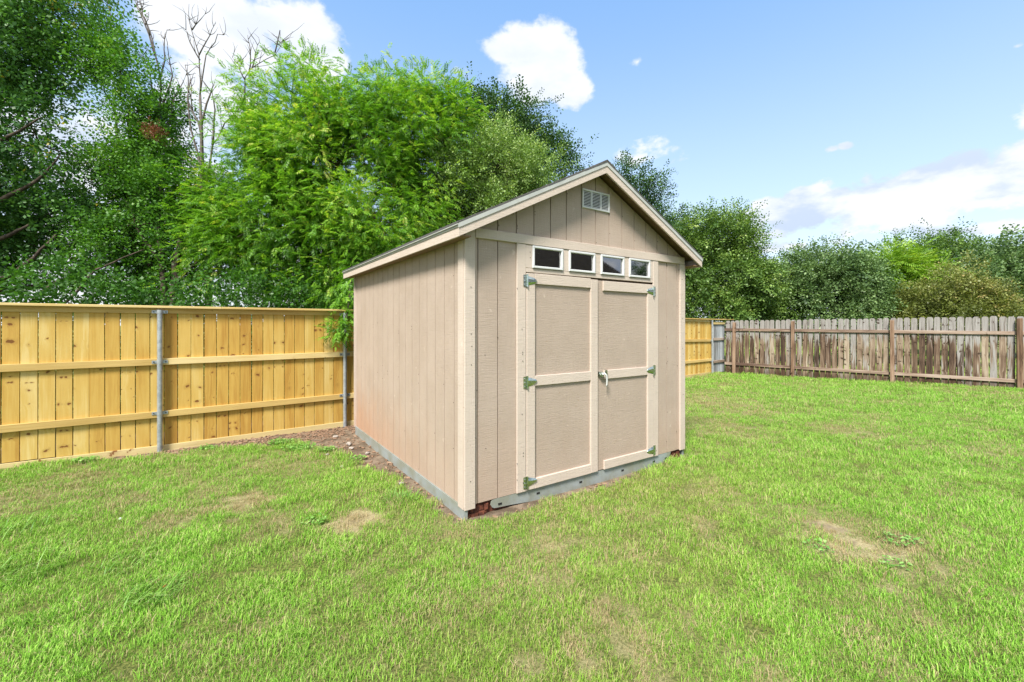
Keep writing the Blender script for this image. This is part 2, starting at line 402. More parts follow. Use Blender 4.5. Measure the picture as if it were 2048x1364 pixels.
def build_ground():
    xs = np.concatenate([np.linspace(-400, -16, 22), np.arange(-15, -7, .5), np.arange(-7, 9, .07), np.arange(9, 20, .4), np.linspace(21, 400, 22)])
    ys = np.concatenate([np.linspace(-200, -5, 12), np.arange(-4, 1.2, .4), np.arange(1.3, 11, .07), np.arange(11, 20, .3), np.linspace(21, 900, 26)])
    X, Y = np.meshgrid(xs, ys); nx, ny = len(xs), len(ys)
    Z = ground_z(X, Y); far = np.clip((np.hypot(X, Y-6) - 14) / 10, 0, 1); Z = Z*(1-far) - .05*far
    soil, dry, lush = bare_fields(X, Y); Z = Z - soil*.012 + (fbm(X, Y, .12, 2)-.5)*.012*soil
    me = bpy.data.meshes.new('lawn_ground'); n = nx*ny
    me.vertices.add(n); me.vertices.foreach_set('co', np.stack([X, Y, Z], -1).reshape(-1).astype('f4'))
    i = np.arange(n).reshape(ny, nx); q = np.stack([i[:-1, :-1], i[:-1, 1:], i[1:, 1:], i[1:, :-1]], -1).reshape(-1)
    me.loops.add(len(q)); me.loops.foreach_set('vertex_index', q.astype('i4'))
    me.polygons.add(len(q)//4); me.polygons.foreach_set('loop_start', np.arange(0, len(q), 4, dtype='i4'))
    me.update(calc_edges=True); me.polygons.foreach_set('use_smooth', np.ones(len(q)//4, bool))
    for nm, a in (('soil', soil), ('dry', dry)):
        at_ = me.attributes.new(nm, 'FLOAT', 'POINT'); at_.data.foreach_set('value', a.reshape(-1).astype('f4'))
    m, t, bs = material('lawn_soil', .95, .1)
    g = t.new('ShaderNodeNewGeometry').outputs['Position']
    so = t.new('ShaderNodeAttribute', attribute_name='soil').outputs['Fac']; dr = t.new('ShaderNodeAttribute', attribute_name='dry').outputs['Fac']
    n1 = t.noise(g, 55, 5, .7); n2 = t.noise(g, 6, 5, .6); n3 = t.noise(g, 190, 3, .6)
    thatch = t.mix(t.step(n1, .35, .65), (.05, .075, .016), (.19, .20, .055))
    straw = t.mix(t.step(n1, .3, .7), (.32, .26, .13), (.52, .44, .27))
    dirt = t.mix(t.step(n2, .35, .65), (.12, .09, .062), (.26, .20, .145)); dirt = t.mix(t.mul(t.step(n3, .5, .7), .6), dirt, (.10, .06, .04))
    c = t.mix(dr, thatch, straw); c = t.mix(t.step(t.add(so, t.mul(t.sub(n1, .5), .5)), .3, .7), c, dirt)
    t.put(bs.inputs['Base Color'], c); bump(t, bs, t.add(n1, n3), .8, .012)
    me.materials.append(m)
    o = link('ground', me); tag(o, kind='structure'); o['label'] = 'soil of the back yard under the lawn, bare and brown along the new fence'
build_ground()
# ------------------------------------------------------------------ the shed
SW, SL = 3.13, 3.60                                                # width across the doors, depth
def roof_z(u): return 3.372 - .4988 * abs(u - 1.566)
def build_shed():
    S = empty('garden_shed', (SH_O[0], SH_O[1], 0), SH_A)
    tag(S, 'taupe wooden garden shed with gable roof, double doors and four small transom windows', 'shed')
    def wtop(u): return roof_z(u) - .075
    # front wall strips: below the frieze left and right of the doors, then the gable strips above it
    def strip(u0, u1, z0, zt=None, y0=.0, y1=.014, name='siding_board', par=S, mat='siding'):
        if zt is None:
            poly = [(u0, z0), (u1, z0), (u1, wtop(u1))]
            if u0 < 1.566 < u1: poly.append((1.566, wtop(1.566)))
            poly.append((u0, wtop(u0)))
        else: poly = [(u0, z0), (u1, z0), (u1, zt), (u0, zt)]
        b = MB(); b.prism(poly, y0, y1); return b.build(name, M[mat], par)
    G = .0048
    for a, b_ in ((.088, .128), (.128, .335), (.335, .541)): strip(a+G, b_-G, .098, 2.45)
    for a, b_ in ((2.606, 2.795), (2.795, 2.999), (2.999, 3.05)): strip(a+G, b_-G, .098, 2.45)
    gr = [.0] + [.128 + .2066*k for k in range(0, 15)] + [3.13]
    for a, b_ in zip(gr[:-1], gr[1:]): strip(a+G, b_-G, 2.47)
    # what lies in the grooves and behind: a solid backing sheet for each wall, with the door and window openings left free
    bk = MB()
    bk.prism([(0, .10), (.64, .10), (.64, wtop(.64)), (0, wtop(0))], .014, .024)
    bk.prism([(2.51, .10), (3.13, .10), (3.13, wtop(3.13)), (2.51, wtop(2.51))], .014, .024)
    bk.prism([(.64, 2.43), (2.51, 2.43), (2.51, wtop(2.51)), (1.566, wtop(1.566)), (.64, wtop(.64))], .014, .024)
    for a, b_ in ((.64, .735), (1.076, 1.196), (1.525, 1.653), (1.98, 2.105), (2.429, 2.51)): bk.box(a, b_, .014, .024, 2.235, 2.43)
    bk.box(.64, 2.51, .014, .024, 2.15, 2.235)
    bk.build('wall_backing', M['groove'], S)
    # left wall: eighteen grooved strips, running back
    gl = [.10] + [.2066*k for k in range(1, 18)] + [SL]
    for a, b_ in zip(gl[:-1], gl[1:]):
        b = MB(); b.box(0, .014, a+G if a > .1 else .02, b_-G, .09, roof_z(0)-.06); o = b.build('siding_board', M['siding'], S)
    b = MB(); b.box(.014, .024, .026, SL-.01, .10, roof_z(0)-.06); b.build('wall_backing', M['groove'], S)
    # right and rear walls (seen only from the side)
    for a, b_ in zip(gl[:-1], gl[1:]):
        b = MB(); b.box(SW-.014, SW, a+G if a > .1 else .026, b_-G, .09, roof_z(0)-.06); b.build('siding_board', M['siding'], S)
    b = MB(); b.box(SW-.024, SW-.0145, .026, SL-.01, .10, roof_z(0)-.06); b.build('wall_backing', M['groove'], S)
    for a, b_ in zip(gr[:-1], gr[1:]): strip(a+G if a else .02, b_-G if b_ < 3.1 else 3.11, .09, None, SL-.014, SL)
    b = MB(); b.prism([(.026, .10), (3.104, .10), (3.104, wtop(3.13)), (1.566, wtop(1.566)), (.026, wtop(0))], SL-.026, SL-.016); b.build('wall_backing', M['groove'], S)
    # corner boards
    T = -.019
    def tb(name, u0, u1, z0, z1, y0=T, y1=-.0005, par=S, mat='trim'):
        b = MB(); b.bbox(u0, u1, y0, y1, z0, z1, .0025); return b.build(name, M[mat], par)
    tb('corner_board', -.012, .091, .068, wtop(.02)-.004, -.021)
    b = MB(); b.box(-.0185, -.0005, -.0015, .100, .072, wtop(0)-.02); b.build('corner_board', M['trim'], S)
    tb('corner_board', 3.044, 3.146, .088, 2.434, -.021)
    b = MB(); b.box(SW+.0005, SW+.0185, -.0015, .100, .085, wtop(0)-.02); b.build('corner_board', M['trim'], S)
    b = MB(); b.box(-.03, .05, SL+.001, SL+.02, .08, wtop(0)-.03); b.build('corner_board', M['trim'], S)
    b = MB(); b.box(3.06, 3.16, SL+.001, SL+.02, .08, wtop(0)-.03); b.build('corner_board', M['trim'], S)
    # frieze board, jambs, header
    tb('frieze_board', .0935, 3.132, 2.437, 2.524, -.024)
    tb('door_jamb', .538, .638, .097, 2.434); tb('door_jamb', 2.516, 2.609, .097, 2.434)
    for a, b_, c, d in ((.6405, 2.5135, 2.172, 2.212), (.6405, .713, 2.2145, 2.434), (1.098, 1.1745, 2.2145, 2.434), (1.547, 1.6315, 2.2145, 2.434), (2.002, 2.0835, 2.2145, 2.434), (2.451, 2.5135, 2.2145, 2.434)):
        tb('header_panel', a, b_, c, d, -.016)
    # transom windows
    for u0, u1 in ((.715, 1.096), (1.1765, 1.545), (1.6335, 2.0), (2.0855, 2.449)):
        z0, z1 = 2.2165, 2.430
        w = MB(); c = .022
        for (a, b_, e, g) in ((u0, u1, z0, z0+c), (u0, u1, z1-c, z1), (u0, u0+c, z0+c, z1-c), (u1-c, u1, z0+c, z1-c)): w.bbox(a, b_, -.032, .03, e, g, .004)
        wf = w.build('window_frame', M['white'], S)
        g = MB(); g.box(u0+c-.002, u1-c+.002, -.010, -.006, z0+c-.002, z1-c+.002); g.build('pane', M['glass'], wf)
    # doors: each a panel with battens, hinges
    def door(u0, u1, yp=-.004):
        d = strip(u0, u1, .104, 2.150, yp, yp+.014, 'door', S, 'door'); return d
    gapb = MB(); gapb.box(.64, 2.51, .03, .034, .098, 2.17); gapb.build('door_gap_shade', M['black'], S)  # black sheet stands in for the darkness behind the door gaps
    L = door(.645, 1.570); Rr = door(1.5735, 2.511)
    def batten(d, u0, u1, z0, z1, y=-.024, name='batten', sk=0.):
        b = MB(); b.bbox(u0, u1, y, -.0045, z0, z1, .003)
        if sk:
            um = (u0+u1)/2; b.v = [(p[0], p[1], p[2] + (p[0]-um)*sk) for p in b.v]
        return b.build(name, M['trim'], d)
    batten(L, .646, .745, .103, 2.163); batten(L, 1.484, 1.586, .105, 2.152, -.025)
    batten(L, .7465, 1.4825, 2.062, 2.163, sk=-.006); batten(L, .7465, 1.4825, 1.085, 1.180, sk=-.004); batten(L, .7465, 1.4825, .102, .198)
    batten(Rr, 2.409, 2.512, .2015, 2.038); batten(Rr, 1.672, 2.512, 2.0405, 2.146, -.026)
    batten(Rr, 1.684, 2.4075, 1.082, 1.177, sk=-.004); batten(Rr, 1.685, 2.512, .105, .1995, -.026)
    # latch: round escutcheon with a drop lever
    h = MB()
    h.tube([(1.632, -.004, 1.138), (1.632, -.045, 1.138)], [.030, .027], 14)
    h.tube([(1.600, -.012, 1.145), (1.660, -.012, 1.140)], .026, 8)
    ho = h.build('latch_plate', M['zinc'], Rr, smooth=False)
    h = MB(); h.tube([(1.632, -.045, 1.138), (1.65, -.060, 1.15), (1.672, -.064, 1.13), (1.684, -.062, 1.08), (1.688, -.056, 1.03), (1.683, -.052, 1.005)], [.011, .012, .011, .009, .008, .006], 8)
    h.build('lever', M['white'], ho, smooth=True)
    h = MB(); h.box(1.69, 1.704, -.05, -.004, 1.13, 1.185); h.build('strike', M['zinc'], Rr)
    # hinges
    def hinge(u, z, s, par):
        y = -.022
        b = MB(); b.box(u-.034*s if s > 0 else u, u if s > 0 else u+.034, y-.004, y, z-.055, z+.055)
        hb = b.build('hinge', M['zinc'], par)
        b = MB(); b.tube([(u+.006*s, y-.010, z-.060), (u+.006*s, y-.010, z+.060)], .0095, 10); b.build('hinge_pin', M['zinc'], hb, smooth=False)
        b = MB(); n = 9; poly = []
        for k in range(n): # tapered strap with rounded tip, domed
            f = k/(n-1); w = .040*(1-f)**.8*.75 + .016*math.sqrt(max(0, 1-f**6)); poly.append((.012 + .118*f, w))
        base = len(b.v)
        for x_, w in poly: b.v += [(u+s*x_, y-.004, z-w), (u+s*x_, y-.004-.011*math.sin(min(1, w/.03)*1.5), z-w*.35), (u+s*x_, y-.004-.011*math.sin(min(1, w/.03)*1.5), z+w*.35), (u+s*x_, y-.004, z+w)]
        for k in range(n-1):
            for j in range(3): a = base+k*4+j; b.f.append((a, a+4, a+5, a+1))
        b.build('hinge_strap', M['zinc'], hb)
        for dz in (-.036, 0, .036):
            b = MB(); b.tube([(u-s*.020, y-.004, z+dz), (u-s*.020, y-.0065, z+dz)], .0055, 6); b.build('screw', M['galv'], hb)
    for z in (2.091, 1.129, .180): hinge(.640, z, 1, L)
    for z in (2.069, 1.133, .178): hinge(2.514, z, -1, Rr)
    # nail heads and paint chips
    nb = MB()
    for k in range(60):
        u = random.choice([.05, .11, .2, .33, .54, .6, .69, 1.53, 2.46, 2.56, 2.8, 3.0, 3.09]) + random.uniform(-.012, .012); z = random.uniform(.15, 2.4)
        yy = -.0225 if not (.095 < u < .53 or 2.62 < u < 3.04) else -.0015
        nb.tube([(u, yy+.001, z), (u, yy-.0012, z)], .0042, 6)
    for k in range(16):
        u = .128+.2066*random.randint(1, 13)+.012; nb.tube([(u, -.0002, z_ := random.uniform(2.55, min(3.2, wtop(u)-.05))), (u, -.0022, z_)], .004, 6)
    for k in range(40):
        y_ = .2066*random.randint(1, 17)+.014; z = random.choice([.14, .5, 1.0, 1.6, 2.2]) + random.uniform(-.1, .15); nb.tube([(.0002, y_, z), (-.002, y_, z)], .0038, 6)
    nb.build('nail_heads', M['black'], S)['kind'] = 'stuff'
    # gable vent: frame, two mullions, louvre blades
    v = MB(); u0, u1, z0, z1, c = 1.372, 1.780, 2.898, 3.100, .020
    for q in ((u0, u1, z0, z0+c), (u0, u1, z1-c, z1), (u0, u0+c, z0+c, z1-c), (u1-c, u1, z0+c, z1-c), (u0+.126, u0+.144, z0+c, z1-c), (u1-.144, u1-.126, z0+c, z1-c)): v.bbox(q[0], q[1], -.016, -.001, q[2], q[3], .003)
    V = v.build('gable_vent', M['white'], S)
    vb = MB(); vb.box(u0+c, u1-c, -.0025, -.0008, z0+c, z1-c); vb.build('vent_back', M['black'], V)
    for (a, b_) in ((u0+c, u0+.126), (u0+.144, u1-.144), (u1-.126, u1-c)):
        for k in range(10):
            z = z0+c+.004+k*.0158
            lb = MB(); lb.v = [(a, -.013, z), (b_, -.013, z), (b_, -.013, z+.0055), (a, -.013, z+.0055), (a, -.004, z+.006), (b_, -.004, z+.006), (b_, -.004, z+.011), (a, -.004, z+.011)]
            lb.f = [(0, 1, 2, 3), (4, 7, 6, 5), (0, 4, 5, 1), (3, 2, 6, 7), (0, 3, 7, 4), (1, 5, 6, 2)]; lb.build('louvre', M['white'], V)
    # roof: deck, shingles, fascia, rake boards, drip edge
    OF, OS, OB = .17, .145, .20
    yF, yB = -OF, SL+OB
    s_ = .4988; um = 1.566
    def slab(name, dz0, dz1, ua, ub, y0, y1, mat, par=S):
        """a sheet following one roof slope between ua and ub, dz0..dz1 below the roof line"""
        b = MB(); b.prism([(ua, roof_z(ua)-dz1), (ub, roof_z(ub)-dz1), (ub, roof_z(ub)-dz0), (ua, roof_z(ua)-dz0)], y0, y1); return b.build(name, M[mat], par)
    for sgn in (0, 1):
        ua, ub = ((-OS+.018, um) if sgn == 0 else (um, 2*um+OS-.018))
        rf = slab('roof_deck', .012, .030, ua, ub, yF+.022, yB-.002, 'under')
        n = 11
        for k in range(n):                                          # courses of shingles, each lapping the one below
            f0, f1 = k/n, min(1, (k+1.35)/n)
            if sgn == 0: a, c = -OS-.012 + f0*(um+OS+.012), -OS-.012 + f1*(um+OS+.012)
            else: c, a = 2*um+OS+.012 - f0*(um+OS+.012), 2*um+OS+.012 - f1*(um+OS+.012)
            lo = (a if sgn == 0 else c)
            b = MB(); za, zc = roof_z(a), roof_z(c)
            la, lc = (.010, .002) if sgn == 0 else (.002, .010)
            b.prism([(a, za-.0115+(.002 if la > .005 else 0)), (c, zc-.0115+(.002 if lc > .005 else 0)), (c, zc+lc-.003), (a, za+la-.003)], yF-.008+random.uniform(-.003, .003), yB+.01)
            b.build('shingle_course', M['shingle'], rf)
        # rake boards front and rear, metal drip edge over them
        for (y0, y1, yd0, yd1) in ((yF, yF+.020, yF-.007, yF-.001), (yB-.020, yB, yB+.001, yB+.007)):
            slab('rake_board', .040, .122, ua-(.018 if sgn == 0 else 0), ub+(.018 if sgn else 0), y0, y1, 'trim')
            slab('drip_edge', .0125, .050, ua-(.024 if sgn == 0 else 0), ub+(.024 if sgn else 0), yd0, yd1, 'drip')
        # eave fascia
        xe = -OS if sgn == 0 else 2*um+OS
        zt = roof_z(xe)
        b = MB(); x0, x1 = (xe, xe+.018) if sgn == 0 else (xe-.018, xe)
        b.box(x0, x1, yF+.0205, yB-.0205, zt-.122, zt-.036); b.build('fascia_board', M['trim'], S)
        b = MB(); x0, x1 = (xe-.007, xe-.001) if sgn == 0 else (xe+.001, xe+.007)
        b.box(x0, x1, yF-.004, yB+.004, zt-.046, zt-.0165)
        xm = (xe-.018, xe-.0075) if sgn == 0 else (xe+.0075, xe+.018)
        b.box(xm[0], xm[1], yF-.004, yB+.004, zt-.030, zt-.0215); b.build('drip_edge', M['drip'], S)
        # soffit board closing the overhang
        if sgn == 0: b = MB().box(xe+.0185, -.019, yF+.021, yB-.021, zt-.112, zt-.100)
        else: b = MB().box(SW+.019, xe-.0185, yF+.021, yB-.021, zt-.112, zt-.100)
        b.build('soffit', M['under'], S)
    b = MB(); b.prism([(um-.12, roof_z(um-.12)+.004), (um, roof_z(um)+.004), (um+.12, roof_z(um+.12)+.004), (um+.12, roof_z(um+.12)+.012), (um, roof_z(um)+.014), (um-.12, roof_z(um-.12)+.012)], yF-.01, yB+.012); b.build('ridge_cap', M['shingle'], S)
    # inside: dark wood, studs and shelf seen through the transoms
    b = MB(); b.box(.03, 3.10, .10, SL-.04, .06, .085); b.build('floor_deck', M['interior'], S)
    for u in (.80, 1.04, 1.49, 1.93, 2.36): b = MB(); b.box(u, u+.038, .14, .23, .09, 2.46); b.build('wall_stud', M['stud'], S)
    b = MB(); b.box(.03, 3.10, .23, .27, 2.44, 2.55); b.build('ceiling_joist', M['stud'], S)
    b = MB(); b.prism([(.03, .09), (3.10, .09), (3.10, 2.4), (1.566, 3.1), (.03, 2.4)], 1.4, 1.42); b.build('inner_partition', M['interior'], S)
    # base: galvanised skid rail on the long side, slotted channel across the front, brick piers showing at the corners
    def railx(name, y0, y1, x0, x1, zt, zb0, zb1):
        b = MB(); b.v = [(x0, y0, zb0), (x1, y0, zb0), (x1, y1, zb1), (x0, y1, zb1), (x0, y0, zt), (x1, y0, zt), (x1, y1, zt), (x0, y1, zt)]
        b.f = [(0, 3, 2, 1), (4, 5, 6, 7), (0, 1, 5, 4), (1, 2, 6, 5), (2, 3, 7, 6), (3, 0, 4, 7)]; return b.build(name, M['rail_metal'], S)
    railx('base_rail', -.010, SL+.0, -.012, .02, .0885, -.03, -.07); railx('base_rail', 0, SL, SW-.02, SW+.012, .0885, -.05, -.06)
    b = MB()
    pl = [(.262, .050), (.275, .026), (.300, .012), (.5, -.002), (.9, -.04), (2.6, -.05), (2.80, .004), (2.85, .04), (2.875, .075), (2.88, .0955), (.32, .0955), (.285, .092), (.268, .078)]
    b.prism(pl, .002, .010); fr_ = b.build('front_rail', M['rail_metal'], S)
    for u in (.36, .80, 1.36, 2.0, 2.55, 2.78):
        zc = .038 if u < 1 else .030
        c = MB(); c.box(u-.019, u+.019, -.0015, .0015, zc-.009, zc+.009); c.build('slot', M['black'], fr_)  # black plates on the rail stand in for the shade inside open slots
    for (ua, ub) in ((.01, .245), (2.885, 3.10)):
        for r in range(2):
            u = ua + (.05*r if r else 0)
            while u < ub - .03:
                w = min(random.uniform(.055, .085), ub-u)
                q = MB(); q.box(u, u+w-.006, .012+random.uniform(-.008, .012), .09, -.04+r*.058, .012+r*.058, .004); q.build('brick', M['brick'], S); u += w
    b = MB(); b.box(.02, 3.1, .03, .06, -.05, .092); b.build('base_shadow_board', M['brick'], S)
    return S
shed = build_shed()

# ------------------------------------------------------------------ new yellow fence with steel posts
def fence_top(t_): return 1.93 if t_ < 5 else 1.93 - .07 * min(1, (t_-5)/9.6)
def copy_tree(o, parent=None):
    c = o.copy(); COL.objects.link(c); c.parent = parent
    for ch in list(o.children): copy_tree(ch, c)
    return c
def fgz(t_, y=-.05):
    c, s = math.cos(FE_A), math.sin(FE_A)
    return float(ground_z(FE_O[0] + t_*c - y*s, FE_O[1] + t_*s + y*c))
def build_new_fence():
    F = empty('privacy_fence', (FE_O[0], FE_O[1], 0), FE_A)
    tag(F, 'new yellow pine board fence with grey steel posts and flat top cap behind the shed', 'fence')
    w = .143; T0, T1 = -4.1, 14.70
    meshes = []
    for k in range(5):
        b = MB(); c = random.uniform(-.0015, .0015); b.bbox(-w/2+.0006*k, w/2-.0012, -.009, .009, 0, 1.80, .003); meshes.append(b.mesh('board', M['pine']))
    n = int((T1-T0)/.1475)
    for i in range(n):
        t_ = T0 + (i+.5)*(T1-T0)/n
        o = link('board', random.choice(meshes), F)
        zb = fgz(t_) + .055; zt = fence_top(t_) - .045
        o.location = (t_ + random.uniform(-.0015, .0015), random.uniform(-.002, .003), zb); o.scale = (1, 1, (zt-zb)/1.80)
        o.rotation_euler = (0, R(random.uniform(-.12, .12)), R(random.uniform(-1.2, 1.2)))
    # rails, trim and cap run from post to post
    st = 2.44
    for k in range(-2, 6):
        a, b_ = k*st, (k+1)*st
        if k == -2: a = T0
        for nm, h in (('rail', -.66), ('rail', -1.40)):
            z0, z1 = fence_top(a)+h+.02, fence_top(b_)+h+.02 + random.uniform(-.008, .008)
            if h < -1: z0, z1 = .465+fgz(a)*.3, .465+fgz(b_)*.3
            else: z0, z1 = 1.165, 1.165 - max(0, b_-7)*.006
            b = MB(); b.bbox(0, b_-a-.003, -.047, -.009, 0, .087, .003)
            L_ = b_-a; b.v = [(x, y, z + (z1-z0)*x/L_) for x, y, z in b.v]
            o = b.build(nm, M['pine_rail'], F); o.location = (a, 0, z0-.0435)
        za, zb = fence_top(a), fence_top(b_)
        L_ = b_-a; sk = (zb-za)/L_
        b = MB(); b.bbox(0, L_-.002, -.030, -.009, 0, .070, .002); b.v = [(x, y, z+sk*x) for x, y, z in b.v]; o = b.build('trim_board', M['pine_rail'], F); o.location = (a, 0, za-.105)
        b = MB(); b.bbox(0, L_-.0015, -.088, .05, 0, .032, .004); b.v = [(x, y, z+sk*x) for x, y, z in b.v]; o = b.build('top_cap', M['pine_rail'], F); o.location = (a+.7, 0, za-.034+sk*.7)
        g0, g1 = fgz(a), fgz(b_)
        b = MB(); b.bbox(0, L_-.004, -.024, -.010, 0, .135, .003); b.v = [(x, y, z+(g1-g0)*x/L_) for x, y, z in b.v]; o = b.build('kickboard', M['kick'], F); o.location = (a, 0, g0-.062)
    b = MB(); b.bbox(0, 1.15, -.088, .05, 0, .032, .004); o = b.build('top_cap', M['pine_rail'], F); o.location = (14.70+.642, 0, fence_top(14.7)-.034)
    # steel posts with rail brackets
    first = None
    for k in range(-1, 7):
        if first is None:
            p = MB(); p.tube([(0, 0, -.1), (0, 0, 1.86)], .030, 16); p.tube([(0, 0, 1.852), (0, 0, 1.868)], [.033, .031], 16)
            first = p.build('post', M['galv'], F, smooth=False)
            for pz in (1.845, 1.165, .47):
                q = MB(); q.tube([(0, 0, pz-.026), (0, 0, pz+.026)], .0335, 14)
                q.box(-.085, -.030, .012, .017, pz-.020, pz+.020); q.box(.030, .085, .012, .017, pz-.020, pz+.020)
                br = q.build('bracket', M['galv'], first)
                for sx in (-.064, .064):
                    s2 = MB(); s2.tube([(sx, .012, pz), (sx, .004, pz)], .008, 6); s2.build('bolt', M['black'], None).parent = first
            o = first
        else: o = copy_tree(first, F)
        t_ = k*st; o.location = (t_, -.066, fgz(t_)*.0 - (.0 if t_ < 5 else .06*min(1, (t_-5)/9.6)))
    return F
new_fence = build_new_fence()

def build_grey_section():
    F = empty('old_fence_section', (FE_O[0], FE_O[1], 0), FE_A)
    tag(F, 'short silver grey weathered fence section between the yellow fence and the brown picket fence', 'fence')
    for i in range(6):
        b = MB(); b.bbox(0, .140, -.008, .008, 0, 1.74+random.uniform(-.01, .01), .002)
        o = b.build('picket', M['greywood'], F); o.location = (14.73+i*.146, .006, -.01)
    for z, mt in ((1.14, 'cedar_rail'), (.36, 'cedar_rail'), (1.70, 'pine_rail')):
        b = MB(); b.bbox(0, .86, -.045, -.009, 0, .085, .003); o = b.build('rail', M[mt], F); o.location = (14.73, .006, z-.03)
    return F
build_grey_section()

# ------------------------------------------------------------------ old brown picket fence
def build_old_fence():
    F = empty('picket_fence', (BR_O[0], BR_O[1], 0), BR_A)
    tag(F, 'old brown dog-eared picket fence turned silver at its top, right side of the lawn', 'fence')
    c, s = math.cos(BR_A), math.sin(BR_A)
    gz = lambda t_: float(ground_z(BR_O[0]+t_*c, BR_O[1]+t_*s))
    T0, T1 = -1.98, 9.4
    w = .138; ms = []
    for k in range(6):
        e = .028 + .006*random.random(); ww = w - .002*k
        b = MB(); b.prism([(-ww/2, 0), (ww/2, 0), (ww/2, 1.83-e*1.5), (ww/2-e*.35, 1.83-e*.6), (ww/2-e, 1.83), (-ww/2+e, 1.83), (-ww/2+e*.35, 1.83-e*.6), (-ww/2, 1.83-e*1.5)], -.008, .008)
        ms.append(b.mesh('picket', M['cedar']))
    pitch = 2.375/16
    n = int((T1-T0)/pitch)
    top = lambda t_: 1.80 + .012*(t_+1.9)
    for i in range(n):
        t_ = T0 + (i+.5)*pitch
        o = link('picket', random.choice(ms), F); zb = gz(t_) - .01; zt = top(t_) + random.uniform(-.012, .012)
        o.location = (t_ + random.uniform(-.003, .003), .010+random.uniform(-.004, .004), zb); o.scale = (random.uniform(.94, 1.01), 1, (zt-zb)/1.83)
        o.rotation_euler = (0, R(random.uniform(-.35, .35)), R(random.uniform(-2, 2)))
    sp = 2.375
    ps = [-1.69, 0, sp, 2*sp, 3*sp]
    rail = lambda t_, base: base + gz(t_)*.6
    for k, (a, b_) in enumerate([(-2.0, -1.69)] + list(zip(ps[:-1], ps[1:])) + [(3*sp, 9.4)]):
        for hh, zf in ((0, lambda q: 1.488 - .0055*(q+1.9)), (1, lambda q: .315 - .0095*(q+1.9))):
            b = MB(); L_ = b_-a; z0, z1 = zf(a), zf(b_)
            b.bbox(.002, L_-.002, -.044, -.004, -.044, .044, .004); b.v = [(x, y, z+(z1-z0)*x/L_) for x, y, z in b.v]
            o = b.build('rail', M['cedar_rail'], F); o.location = (a, 0, z0)
    for p in ps:
        b = MB(); b.bbox(-.047, .047, -.140, -.0445, gz(p)-.1, top(p)-.045+random.uniform(-.03, .02), .006)
        o = b.build('post', M['cedar_post'], F); o.location = (p, 0, 0); o.rotation_euler = (0, R(random.uniform(-.4, .4)), 0)
    return F
build_old_fence()
# ------------------------------------------------------------------ grass: clumps of blades set out over the lawn
def add_attr(me, name, arr, dom='POINT'):
    a = me.attributes.new(name, 'FLOAT', dom); a.data.foreach_set('value', np.asarray(arr, 'f4'))
def np_mesh(name, V, F, mat, tint=None, smooth=False):
    me = bpy.data.meshes.new(name); V = np.asarray(V, 'f4'); F = np.asarray(F, 'i4'); k = F.shape[1]
    me.vertices.add(len(V)); me.vertices.foreach_set('co', V.reshape(-1))
    me.loops.add(F.size); me.loops.foreach_set('vertex_index', F.reshape(-1))
    me.polygons.add(len(F)); me.polygons.foreach_set('loop_start', np.arange(0, F.size, k, dtype='i4'))
    me.update(calc_edges=True)
    if smooth: me.polygons.foreach_set('use_smooth', np.ones(len(F), bool))
    if tint is not None: add_attr(me, 'tint', tint)
    if mat: me.materials.append(mat)
    return me

def grass_mat():
    m, t, bs = material('grass_blades', .5, .3)
    bl = t.new('ShaderNodeAttribute', attribute_name='tint', attribute_type='GEOMETRY').outputs['Fac']
    dr = t.new('ShaderNodeAttribute', attribute_name='dry', attribute_type='INSTANCER').outputs['Fac']
    lu = t.new('ShaderNodeAttribute', attribute_name='lush', attribute_type='INSTANCER').outputs['Fac']
    rn = t.new('ShaderNodeAttribute', attribute_name='rnd', attribute_type='INSTANCER').outputs['Fac']
    v = t.add(t.mul(bl, .6), t.mul(rn, .4))
    olive = t.ramp(v, [(.12, (.075, .125, .016)), (.5, (.27, .41, .050)), (.9, (.54, .63, .17))])
    green = t.ramp(v, [(.12, (.06, .16, .013)), (.5, (.24, .51, .045)), (.9, (.44, .66, .13))])
    straw = t.ramp(v, [(.1, (.23, .18, .08)), (.6, (.42, .34, .17)), (1, (.55, .46, .26))])
    c = t.mix(lu, olive, green)
    f = t.step(t.add(t.mul(dr, 1.25), t.sub(bl, .93)), -.04, .10)
    c = t.mix(f, c, straw)
    t.put(bs.inputs['Base Color'], c)
    tl = t.new('ShaderNodeBsdfTranslucent'); t.put(tl.inputs[0], c); ms = t.new('ShaderNodeMixShader'); ms.inputs[0].default_value = .32
    t.l.new(bs.outputs[0], ms.inputs[1]); t.l.new(tl.outputs[0], ms.inputs[2]); t.l.new(ms.outputs[0], t.n['Material Output'].inputs[0])
    return m
M['grass'] = grass_mat()
def blade_clump(nb, rad, hmin, hmax, wid, lean, mat):
    V, F, T = [], [], []
    for i in range(nb):
        a = random.uniform(0, 2*math.pi); r = rad*math.sqrt(random.random()); x, y = r*math.cos(a), r*math.sin(a)
        h = random.uniform(hmin, hmax); d = random.uniform(0, 2*math.pi); L = lean*h*random.uniform(.3, 1.5); w = wid*random.uniform(.7, 1.3)
        dx, dy = math.cos(d), math.sin(d); sx, sy = -dy*w/2, dx*w/2; b = len(V); tt = random.random()
        V += [(x-sx, y-sy, -.006), (x+sx, y+sy, -.006), (x+dx*L*.35-sx*.8, y+dy*L*.35-sy*.8, h*.6), (x+dx*L*.35+sx*.8, y+dy*L*.35+sy*.8, h*.6), (x+dx*L, y+dy*L, h*random.uniform(.8, 1)), ]
        F += [(b, b+1, b+3, b+2), (b+2, b+3, b+4, b+4)]; T += [tt]*5
        if random.random() < .06: T[-5:] = [1.]*5
    F4 = [f for f in F if f[2] != f[3]]; F3 = [f[:3] for f in F if f[2] == f[3]]
    me = bpy.data.meshes.new('grass_clump'); me.from_pydata(V, [], F4+F3); me.update(); add_attr(me, 'tint', T); me.materials.append(mat)
    return me
